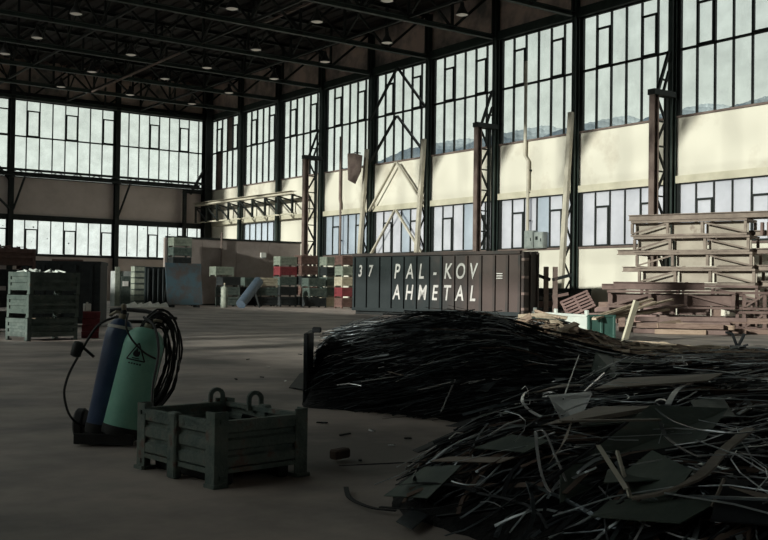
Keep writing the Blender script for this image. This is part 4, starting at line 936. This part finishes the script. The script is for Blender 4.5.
for k, (pa, pb, d, z) in enumerate(((583, 612, 40, .3), (590, 618, 39, .12), (596, 622, 40.5, .55), (600, 628, 39.5, .75))):
    tag(bar('timber_baulk', at(pa, d, z), at(pb, d - .6, z + .05), .3, .2, M['timber' if k % 2 else 'frame_red']), ['red brown baulk beside the flat pallet, second from floor', 'brown baulk on the floor beside the flat pallet', 'red brown baulk higher beside the leaning pallet', 'topmost brown baulk by the lattice frames and pallets'][k], 'timber', 'baulks beside the pallets')

# ---------------------------------------------------------------- the scrap heaps
from mathutils import noise as NZ
def sstep(x, a, b):
    f = min(1, max(0, (x - a) / (b - a))); return f * f * (3 - 2 * f)
def lerp_tab(x, T):
    if x <= T[0][0]: return T[0][1]
    for (a, p), (b, q) in zip(T, T[1:]):
        if x <= b: return p + (q - p) * (x - a) / (b - a)
    return T[-1][1]
RIDGE = ((-1.0, .58), (-.83, .62), (-.55, .70), (-.15, .77), (.4, .82), (.95, .90), (1.3, .90), (1.65, .72), (2.0, .50), (2.5, .36), (3.2, .30))
LEFTB = ((3.0, 1.6), (4.6, .5), (5.2, .2), (5.7, -.05), (6.1, -.12), (6.6, .0), (7.2, .2), (8.0, .75), (8.6, 1.2), (9.5, 1.4), (12, 1.4), (15, 1.7), (18, 2.0), (19.5, 3.2), (20.5, 5.0), (21.5, 7.5))
def heap(u, d):
    """height of the scrap above the floor, u metres across and d metres ahead"""
    fr = lerp_tab(u, ((-.8, 10.35), (0, 9.9), (.8, 9.2), (1.6, 8.8)))      # front foot of the long heap
    a = lerp_tab(u, RIDGE) * sstep(u, -.9, -.72) * sstep(d, fr, 11.7) * (1 - sstep(d, 12.0, 14.2)) * (1 - .7 * sstep(u, 2.4, 4.0))
    bl = u - lerp_tab(d, LEFTB)
    hb = lerp_tab(d, ((3, .30), (5, .36), (7, .42), (9, .42), (11, .34), (14, .24), (17, .16), (19, .06), (20, .0)))
    b = hb * sstep(bl, 0, .9) * (1 + .35 * sstep(bl, 1.2, 3))
    c = .54 * math.exp(-((u - 2.05) / .75) ** 2 - ((d - 15.2) / 1.6) ** 2) + .27 * math.exp(-((u - 3.0) / 1.0) ** 2 - ((d - 15.5) / 1.8) ** 2) + .10 * math.exp(-((u - 4.6) / 1.0) ** 2 - ((d - 18.2) / 1.2) ** 2)
    h = max(a, b) + .25 * min(a, b) + c
    if h > .02: h += .05 * NZ.noise(Vector((u * 2.1, d * 1.4, 3))) + .03 * NZ.noise(Vector((u * 6, d * 4, 9)))
    return max(0, h)
def HP(u, d, off=0.0): return UD(u, d, heap(u, d) + off)
def hit(px, py, off=0.0):
    """point of the heap surface seen at a picture position"""
    r_ = ray(px, py); k = 3.0
    while k < 26:
        p = Vector((0, 0, EYE)) + r_ * k
        if p.z < heap(p.dot(RU), p.dot(RD)) + off: break
        k += .04
    return p
def mid_zone(u, d): return d > 10.8 and u > d * .2
def mound(name, label, u0, u1, d0, d1, nu, nd_, m_, sel, tone):
    b = MB(); idx = {}
    for j in range(nd_ + 1):
        for i in range(nu + 1):
            u = u0 + (u1 - u0) * i / nu; d = d0 + (d1 - d0) * j / nd_; h = heap(u, d)
            idx[i, j] = len(b.v); b.v.append(tuple(UD(u, d, h - .05)))
    for j in range(nd_):
        for i in range(nu):
            q = (idx[i, j], idx[i + 1, j], idx[i + 1, j + 1], idx[i, j + 1])
            if max(b.v[k][2] for k in q) > -.02 and sel((u0 + (u1 - u0) * (i + .5) / nu), d0 + (d1 - d0) * (j + .5) / nd_): b.f.append(q)
    o = b.build(name, m_); tag(o, label, 'scrap', None, 'stuff'); return o
def pale_zone(u, d): return d > 12.8 and u > 1.15 and (d > 13.8 or u > 1.7)
mound('scrap_mound', 'packed dark steel swarf filling the core of the scrap heaps', -1.2, 8.5, 3.0, 22, 130, 170, M['mound'], lambda u, d: not pale_zone(u, d) and not mid_zone(u, d), 0)
mound('dust_mound', 'dusty brown trodden scrap at the far side of the right-hand heap', 1.0, 8.5, 10.0, 22, 80, 100, M['mound_mid'], lambda u, d: mid_zone(u, d) and not pale_zone(u, d), 0)
mound('chip_mound', 'dusty tan chips and splinters heaped behind the dark scrap', 1.0, 8.5, 13.8, 22, 90, 80, M['mound_pale'], pale_zone, 0)
R = random.Random(77)
def strip_pts(u, d, ang, L, off, n=5, droop=0.0, curl=0.0, stiff=.55):
    """a bar lying on the heap: follows the surface part of the way"""
    pts = []; c, s_ = math.cos(ang), math.sin(ang)
    h0 = heap(u - c * L / 2, d - s_ * L / 2); h1 = heap(u + c * L / 2, d + s_ * L / 2); hm_ = heap(u, d)
    base = max(hm_, (h0 + h1) / 2)
    for k in range(n + 1):
        f = k / n - .5; cu_ = curl * (f * f - .08)
        uu = u + c * L * f - s_ * cu_; dd = d + s_ * L * f + c * cu_
        z = stiff * (base + (h1 - h0) * f) + (1 - stiff) * heap(uu, dd) + off - droop * f * f
        pts.append(UD(uu, dd, max(.012, z)))
    return pts
def sampleA(): 
    while True:
        u, d = R.uniform(-.8, 2.6), R.uniform(9.4, 12.9)
        if heap(u, d) > .1 and (u > 0 or R.random() < .35): return u, d
def sampleE():
    while True:
        u, d = R.uniform(-.3, 2.5), R.uniform(10.6, 12.8)
        if heap(u, d) > .3: return u, d
def sampleF():
    while True:
        u, d = R.uniform(1.1, 3.2), R.uniform(11.5, 14.2)
        if heap(u, d) > .1: return u, d
def sampleB():
    while True:
        d = 3.6 + 15.5 * R.random() ** 1.3; u = R.uniform(-.2, d * (.46 if R.random() < .8 else .62))
        if heap(u, d) > .06 and not (d > 9.2 and u < 1.9): return u, d
def sampleD():
    while True:
        d = R.uniform(10.5, 19.5); u = R.uniform(d * .19, d * .44)
        if heap(u, d) > .03: return u, d
def sampleC():
    while True:
        u, d = R.uniform(1.2, 5.2), R.uniform(12.9, 18.8)
        if heap(u, d) > .06 and pale_zone(u, d): return u, d
# thousands of thin cuttings that nobody could count
def stuff(name, label, n, samp, m_, wid, lens_, angf, offr, up=.3, curlr=.15):
    b = MB()
    for _ in range(n):
        u, d = samp(); L = R.uniform(*lens_); a = angf(u, d)
        if samp in (sampleA, sampleE, sampleF): u = max(u, -.80 + L * .5)
        elif min(heap(u - math.cos(a) * L * .5, d - math.sin(a) * L * .5), heap(u + math.cos(a) * L * .5, d + math.sin(a) * L * .5)) < .05 and R.random() < .93: continue
        p = strip_pts(u, d, a, L, R.uniform(*offr), 4, R.uniform(-.08, .15), R.uniform(-curlr, curlr), R.uniform(.2, .8))
        b.sweep(p, R.uniform(*wid), R.uniform(.002, .007), (R.uniform(-up, up), R.uniform(-up, up), 1), R.uniform(-.8, .8))
    o = b.build(name, m_); tag(o, label, 'scrap', None, 'stuff'); return o
angA = lambda u, d: R.gauss(-.05 + .10 * (u - .6), .14) + (.5 * (R.random() - .5) if R.random() < .2 else 0)
angB = lambda u, d: R.gauss(.15, .5) if R.random() < .75 else R.uniform(0, PI)
angC = lambda u, d: R.uniform(0, PI)
stuff('steel_cuttings', 'mass of thin black steel cuttings in the long left heap', 2300, sampleA, M['scrap'], (.006, .03), (.4, 1.5), angA, (-.05, .06))
stuff('steel_cuttings', 'mass of oily grey steel cuttings over the long left heap', 700, sampleA, M['scrap2'], (.008, .03), (.3, 1.2), angA, (.0, .07), .12)
stuff('steel_cuttings', 'mass of tangled black cuttings across the right-hand heap', 2200, sampleB, M['scrap'], (.006, .03), (.2, .8), angB, (-.03, .08), .6, .4)
stuff('steel_cuttings', 'mass of oily grey cuttings across the right-hand heap', 1000, sampleB, M['scrap2'], (.006, .026), (.15, .7), angB, (.0, .07), .25, .3)
stuff('wire_tangle', 'mass of thin springy steel wires over the right-hand heap', 260, sampleB, M['scrap3'], (.003, .006), (.4, 1.3), angC, (.04, .16), .6, .7)
stuff('rusty_cuttings', 'mass of brown rusted slivers scattered over the right-hand heap', 500, sampleB, M['scrap_rust'], (.008, .04), (.2, .8), angB, (.0, .07), .6, .3)
stuff('grey_cuttings', 'mass of grey strips paled by painted glints over the crest of the long heap', 650, sampleE, M['scrap3'], (.01, .035), (.08, .7), angA, (.02, .08), .1, .05)
stuff('grey_cuttings', 'mass of grey strips paled by painted glints among the right-hand heap', 420, sampleB, M['scrap3'], (.006, .03), (.08, .5), angB, (.03, .08), .2, .15)
stuff('rusty_cuttings', 'mass of pinkish rusted slivers where the long heap meets the tan one', 650, sampleF, M['wood2'], (.01, .05), (.08, .5), angA, (.01, .07), .3, .05)
stuff('dusty_cuttings', 'mass of dusty tan offcuts over the far right-hand heap', 1100, sampleD, M['scrap_dust'], (.015, .07), (.15, .9), angB, (.0, .07), .3, .15)
stuff('wood_splinters', 'mass of bleached splinters on top of the tan rear heap', 500, sampleC, M['wood'], (.02, .09), (.12, .6), angC, (.03, .12), .4, .05)
stuff('wood_splinters', 'mass of pale splinters scattered over the tan rear heap', 900, sampleC, M['wood2'], (.02, .07), (.15, .7), angC, (.0, .1), .5, .1)
# single pieces that show on the surface
def where(u, d, samp):
    if samp is sampleA:
        return ('left end' if u < -.1 else 'middle' if u < .9 else 'right end') + (' of long heap foot' if d < 10.3 else ' of long heap slope' if d < 11.2 else ' of long heap crest')
    if samp in (sampleB, sampleD):
        return ('nearest part' if d < 6 else 'middle part' if d < 9.5 else 'far part') + ' of right heap, ' + ('left side' if u < d * .17 else 'centre' if u < d * .3 else 'right side')
    return ('left part' if u < 2.7 else 'middle' if u < 3.8 else 'right part') + ' of tan rear heap'
LOOK = {'scrap': 'black', 'scrap2': 'oily grey', 'scrap_rust': 'brown rusted', 'scrap_bright': 'glint-bright', 'plate_tan': 'tan grey', 'plate_green': 'green grey', 'wood': 'pale broken', 'wood2': 'tan broken', 'timber': 'brown broken'}
def strips(n, samp, m_, nm, noun, cat, wid, lens_, angf, offr, thk=(.003, .008), up=.3, curlr=.1, grp=None, stiff=(.4, .8), nseg=6):
    for _ in range(n):
        u, d = samp(); L = R.uniform(*lens_); a = angf(u, d)
        if samp is sampleA: u = max(u, -.84 + L * .5)
        elif samp is sampleB:
            for _try in range(8):
                if min(heap(u - math.cos(a) * L * .5, d - math.sin(a) * L * .5), heap(u + math.cos(a) * L * .5, d + math.sin(a) * L * .5)) > .03: break
                u, d = samp()
        p = strip_pts(u, d, a, L, R.uniform(*offr), nseg, R.uniform(-.06, .12), R.uniform(-curlr, curlr), R.uniform(*stiff))
        mid = p[len(p) // 2]; b = MB().sweep([q - mid for q in p], R.uniform(*wid), R.uniform(*thk), (R.uniform(-up, up), R.uniform(-up, up), 1), R.uniform(-.4, .4))
        o = b.build(nm, M[m_], None, mid); tag(o, '%s%s %s in %s' % ('long ' if L > sum(lens_) / 2 else 'short ', LOOK[m_], noun, where(u, d, samp)), cat, grp or noun.split()[-1] + 's in the scrap')
strips(90, sampleA, 'scrap', 'steel_strip', 'steel strip', 'strip', (.012, .04), (1.0, 2.4), angA, (.03, .09), grp='dark strips of the long heap')
strips(26, sampleA, 'scrap2', 'steel_strip', 'steel strip', 'strip', (.012, .04), (.8, 2.0), angA, (.04, .09), up=.12, grp='grey strips of the long heap')
strips(12, sampleA, 'scrap_rust', 'steel_strip', 'steel strip', 'strip', (.012, .03), (.4, 1.2), angA, (.07, .13), grp='rusty strips of the long heap')
strips(60, sampleA, 'scrap_bright', 'bright_offcut', 'offcut', 'offcut', (.008, .022), (.07, .34), angA, (.07, .11), up=.06, curlr=0, stiff=(1, 1), nseg=2, grp='bright offcuts of the long heap')
strips(34, sampleB, 'scrap', 'steel_strip', 'steel strip', 'strip', (.015, .05), (.5, 1.5), angB, (.03, .12), up=.8, curlr=.5, grp='dark strips of the right heap')
strips(22, sampleB, 'scrap2', 'steel_strip', 'steel strip', 'strip', (.012, .04), (.5, 1.3), angB, (.05, .12), up=.8, curlr=.6, grp='grey strips of the right heap')
strips(14, sampleB, 'scrap_rust', 'steel_strip', 'steel strip', 'strip', (.02, .06), (.4, 1.2), angB, (.05, .12), up=.5, curlr=.4, grp='rusty strips of the right heap')
strips(40, sampleB, 'scrap_bright', 'bright_offcut', 'offcut', 'offcut', (.006, .018), (.08, .35), angB, (.08, .13), up=.1, curlr=.02, stiff=(1, 1), nseg=2, grp='bright offcuts of the right heap')
strips(34, sampleC, 'wood', 'broken_board', 'board', 'board', (.06, .16), (.3, 1.1), angC, (.04, .16), (.02, .04), .5, .02, grp='pale boards of the rear heap', nseg=2)
strips(30, sampleC, 'wood2', 'broken_board', 'board', 'board', (.06, .2), (.3, 1.0), angC, (.03, .14), (.02, .05), .5, .02, grp='tan boards of the rear heap', nseg=2)
# flat plates scattered over the heaps
def plates(n, samp, m_, szs, offr, grp):
    for _ in range(n):
        u, d = samp(); L = R.uniform(*szs); W2 = L * R.uniform(.3, .6); a = angB(u, d); c, s_ = math.cos(a), math.sin(a)
        q = []
        for fx, fy in ((-.5, -.5), (.5 + R.uniform(-.1, .1), -.45), (.5, .5 + R.uniform(-.2, .1)), (-.45 + R.uniform(-.1, .2), .5)):
            uu, dd = u + c * L * fx - s_ * W2 * fy, d + s_ * L * fx + c * W2 * fy
            q.append(UD(uu, dd, .5 * heap(u, d) + .5 * heap(uu, dd) + .06 + R.uniform(*offr)))
        mid = sum(q, Vector()) / 4; o = MB().plate([p - mid for p in q], .006).build('steel_plate', M[m_], None, mid)
        tag(o, '%s steel plate in %s' % (LOOK[m_], where(u, d, samp)), 'plate', grp)
plates(16, sampleB, 'scrap', (.3, .7), (0, .08), 'dark plates of the right heap')
plates(12, sampleD, 'plate_tan', (.2, .5), (-.02, .03), 'dusty plates of the far heap')
plates(18, sampleB, 'plate_green', (.25, .55), (0, .07), 'green grey plates of the right heap')
plates(8, sampleB, 'plate_tan', (.25, .5), (0, .07), 'tan plates of the right heap')
plates(6, sampleA, 'scrap2', (.2, .4), (.03, .08), 'grey plates of the long heap')
# the pieces one can name
def piece(name, label, cat, b, m_, smooth=False):
    n = len(b.v); c = sum((Vector(v) for v in b.v), Vector()) / n
    b.v = [tuple(Vector(v) - c) for v in b.v]
    return tag(b.build(name, M[m_], None, c, smooth=smooth), label, cat)
def quad(name, label, pts, m_, off=.1, t_=.006, cat='plate'): return piece(name, label, cat, MB().plate([hit(x, y) + Vector((0, 0, off if not isinstance(off, (list, tuple)) else off[k])) for k, (x, y) in enumerate(pts)], t_), m_)
def band(name, label, pts, w2, t_, m_, off=.1, cat='strip', up=(0, 0, 1), twist=0):
    P_ = [hit(x, y) for x, y in pts]; n = len(P_) - 1
    P_ = [p + Vector((0, 0, off if not isinstance(off, (list, tuple)) else off[k])) for k, p in enumerate(P_)]
    return piece(name, label, cat, MB().sweep(smooth_path(P_, 5), w2, t_, up, twist), m_)
def strut(name, label, p, q, w2, t_, m_, off=.1, cat='bar', up=(0, 0, 1)):     # straight: only its ends rest on the heap
    return piece(name, label, cat, MB().sweep([hit(*p) + Vector((0, 0, off)), hit(*q) + Vector((0, 0, off))], w2, t_, up), m_)
quad('steel_plate', 'broad tan grey plate lying flat in the right-hand heap', [(594, 410), (708, 402), (722, 394), (618, 397)], 'plate_tan', .14, .01)
quad('steel_plate', 'large dark green plate slanting across the nearest scrap', [(560, 524), (560, 498), (650, 440), (728, 436), (705, 462)], 'plate_green', (.10, .12, .2, .16, .12), .008)
quad('steel_plate', 'square green grey plate with rusty edge near the bottom right', [(630, 522), (620, 496), (652, 484), (692, 497), (676, 515)], 'plate_green', (.08, .1, .16, .12, .1), .008)
quad('steel_plate', 'dark sheet propped up amid the far right-hand scrap', [(588, 386), (624, 390), (612, 371), (596, 368)], 'plate_green', (.05, .05, .16, .16), .008)
quad('steel_plate', 'green grey plate at the left front of the near scrap', [(384, 505), (428, 508), (462, 484), (425, 485)], 'plate_green', (.05, .05, .1, .1), .006)
quad('steel_plate', 'narrow tan plate above the green one at the left front', [(430, 479), (500, 482), (515, 477), (450, 475)], 'plate_tan', (.1, .1, .1, .1), .006)
quad('steel_plate', 'green grey plate stretching behind the narrow tan plate', [(474, 470), (525, 476), (550, 466), (512, 457)], 'plate_green', (.12, .12, .13, .12), .006)
quad('steel_plate', 'long tan plate with pointed left end in the near heap', [(540, 448), (622, 440), (660, 430), (596, 430)], 'plate_tan', (.12, .13, .14, .14), .008)
quad('steel_plate', 'tan pointed plate standing at an angle beside the green plate', [(548, 484), (560, 470), (572, 456), (566, 468)], 'plate_tan', (.1, .12, .2, .15), .006)
quad('steel_plate', 'greenish plate lying at the top right of the near scrap', [(700, 440), (735, 434), (722, 420), (690, 424)], 'plate_green', (.1, .1, .14, .14), .006)
quad('steel_plate', 'black plate lying on the floor at the heap foot', [(396, 528), (412, 536), (428, 522), (412, 514)], 'scrap2', .03, .006)
b = MB(); A_, B_, C_, D_2 = [hit(*p) + Vector((0, 0, z)) for p, z in (((549, 423), .16), ((592, 420), .17), ((579, 434), .07), ((562, 435), .07))]
b.plate([D_2, C_, B_, A_], .004); b.plate([A_, B_, B_ + RD * .05 + Vector((0, 0, .01)), A_ + RD * .05 + Vector((0, 0, .01))], .004)
o = piece('folded_channel', 'bright folded steel channel piece in the middle of the scrap', 'channel', b, 'scrap_bright')
def curlring(name, label, px, py, r_, w2, off, yaw_, m_='scrap_bright'):
    c = hit(px, py) + Vector((0, 0, off)); b = MB(); ax = Matrix.Rotation(yaw_, 3, 'Z')
    pts = [c + ax @ Vector((r_ * math.cos(a), 0, r_ * math.sin(a) * .8)) for a in [-.6 + 4.4 * q / 14 for q in range(15)]]
    b.sweep(pts, w2, .003, ax @ Vector((0, 1, 0))); v = ax @ Vector((0, 1, 0))
    b2 = MB(); n = 15; vs = []
    for p in pts: vs += [p - v * w2 / 2, p + v * w2 / 2]
    vs2 = [q + (c - q).normalized() * .004 for q in vs]
    b2.add(vs + vs2, [(2 * k, 2 * k + 1, 2 * k + 3, 2 * k + 2) for k in range(n - 1)] + [(2 * n + 2 * k, 2 * n + 2 * k + 2, 2 * n + 2 * k + 3, 2 * n + 2 * k + 1) for k in range(n - 1)])
    return piece(name, label, 'ring', b2, m_, True)
curlring('curled_offcut', 'curled bright steel ring right of the folded channel', 661, 424, .045, .09, .12, -.9, 'scrap2')
curlring('curled_offcut', 'small curled bright ring left above the folded channel', 551, 412, .05, .08, .1, -.4)
band('curved_strip', 'pale curved strip winding down behind the folded channel', [(586, 393), (570, 391), (556, 393), (540, 399), (527, 408), (522, 419), (530, 430), (542, 437)], .018, .004, 'scrap_bright', .12, twist=.6)
band('curved_strip', 'bright bent hook of strip at the bottom centre', [(535, 478), (537, 492), (541, 506), (547, 513), (552, 513)], .016, .003, 'scrap_bright', (.24, .2, .16, .12, .1))
band('curved_strip', 'pale thin strip springing from the bent hook', [(535, 478), (544, 483), (554, 494), (566, 506)], .012, .003, 'scrap_bright', (.24, .26, .2, .12))
band('curved_strip', 'thick brown curved bar sweeping across the bottom right', [(632, 530), (665, 524), (700, 510), (725, 485), (750, 460)], .05, .012, 'plate_tan', (.14, .14, .15, .17, .16))
band('curved_strip', 'grey curved flat bar rising near the curled ring', [(662, 441), (668, 428), (678, 417), (692, 413)], .035, .006, 'scrap2', (.08, .14, .18, .18))
band('curved_strip', 'thin wire arc sweeping over the nearest scrap at right', [(655, 444), (672, 458), (700, 470), (732, 474), (764, 470)], .008, .006, 'scrap2', .2)
band('curved_strip', 'thin bent strip under the wire arc', [(660, 452), (666, 468), (680, 482), (700, 494)], .02, .005, 'scrap', .16)
band('curved_strip', 'black curved strip on the floor at the lower left of the scrap', [(346, 492), (349, 502), (360, 509), (376, 514), (396, 516)], .03, .006, 'scrap', .03)
band('curved_strip', 'long black strip curving along the floor under the green plates', [(380, 514), (420, 517), (455, 512), (480, 505)], .025, .006, 'scrap', .04)
strut('long_bar', 'long bright bar lying across the heap, middle height', (452, 380), (580, 371), .022, .012, 'scrap_bright', .13)
strut('long_bar', 'slim dark bar lying behind the long bright bar', (508, 355), (612, 367), .05, .03, 'scrap', .13)
strut('short_bar', 'bright short bar low on the long heap', (361, 393), (394, 388), .03, .008, 'scrap_bright', .12)
strut('short_bar', 'grey short bar right above the bright low one', (388, 384), (403, 388), .03, .008, 'plate_tan', .13)
strut('short_bar', 'bright short bar at the left end of the long heap', (308, 362), (327, 355), .02, .008, 'scrap_bright', .12)
strut('short_bar', 'brown short bar high on the front slope of the long heap', (383, 352), (398, 348), .03, .008, 'scrap_rust', .12)
strut('thin_rod', 'bright thin rod standing aslant in the dark hollow', (441, 424), (455, 392), .012, .01, 'scrap_bright', .12, up=RD)
strut('thin_rod', 'thin wire standing up from the folded channel', (563, 424), (579, 370), .009, .009, 'scrap2', .16, up=RD)
strut('thin_rod', 'pale thin rod leaning beside the broad tan plate', (584, 415), (604, 393), .012, .012, 'scrap_bright', .16, up=RD)
strut('thin_rod', 'dark rod crossing the nearest scrap from lower left', (548, 524), (628, 458), .012, .012, 'scrap', .2)
strut('thin_rod', 'bright rod standing in front of the large green plate', (630, 524), (617, 476), .016, .012, 'palesteel', .12, up=RD)
strut('thin_rod', 'short pale rod at the lower right edge of the scrap', (712, 540), (724, 512), .012, .01, 'plate_tan', .14, up=RD)
strut('thin_rod', 'long grey rod low at the lower right corner', (690, 534), (768, 540), .014, .012, 'scrap2', .16)
strut('flat_bar', 'grey flat bar lying level over the large green plate', (560, 459), (660, 457), .03, .01, 'plate_tan', .2)
strut('flat_bar', 'slanting pale strip left of the large green plate', (598, 478), (626, 525), .022, .006, 'palesteel', .16, up=RD)
strut('short_bar', 'bent grey strip sticking up at the left front scrap', (413, 497), (423, 470), .02, .005, 'scrap2', .1, up=RD)
strut('short_bar', 'small bright curl at the left front scrap', (405, 483), (411, 476), .016, .004, 'scrap_bright', .08, up=RD)
strut('long_bar', 'thin dark bars lying along the near floor edge of the scrap', (340, 470), (440, 466), .014, .008, 'scrap', .03)
band('curved_strip', 'pale arc of strip resting on the front of the near heap', [(458, 438), (470, 430), (486, 427), (505, 430)], .022, .004, 'scrap_bright', .1)
# upright end plate and bundle block at the left end of the long heap
t = thing('end_plate', 'black upright steel plate closing the left end of the long heap', 'plate', UD(-.83, 11.3), CR)
box('plate', (0, 0, .38), (.05, .9, .76), M['scrap'], t); box('cap', (.1, -.2, .79), (.1, .12, .06), M['scrap'], t)
quad('steel_plate', 'thin black blade pointing left at the foot of the long heap', [(289, 388), (303, 392), (311, 372), (300, 374)], 'scrap', (.0, .02, .0, .0), .01)

for k, (px, py, L) in enumerate(((205, 402, .09), (236, 380, .14), (262, 378, .1), (285, 382, .12), (322, 424, .18), (345, 436, .2), (372, 432, .12), (408, 440, .1), (360, 462, .09), (392, 447, .1), (248, 360, .12), (300, 355, .16), (268, 368, .1))):
    p = G(px, py); a = k * 1.3; v = Vector((math.cos(a), math.sin(a), 0)) * L * .3
    tag(bar('steel_chip', p - v + Vector((0, 0, .012)), p + v + Vector((0, 0, .016)), .025, .012, M['scrap' if k % 3 else 'scrap_bright']), '%s chip of steel lying loose on the floor left of the heaps' % ('dark' if k % 3 else 'bright'), 'chip', 'loose chips on the floor')
# where several pieces answer to the same words, count them from the left
same = {}
for o in bpy.data.objects:
    if o.parent is None and 'category' in o: same.setdefault(o['label'], []).append(o)
CARD = lambda k: ORD[k] if k < len(ORD) else 'number %d' % (k + 1)
for lab, os_ in same.items():
    if len(os_) > 1:
        os_.sort(key=lambda o: o.location.dot(RU) / max(.1, o.location.dot(RD)))
        for k, o in enumerate(os_): o['label'] = '%s, %s from left' % (lab, CARD(k))
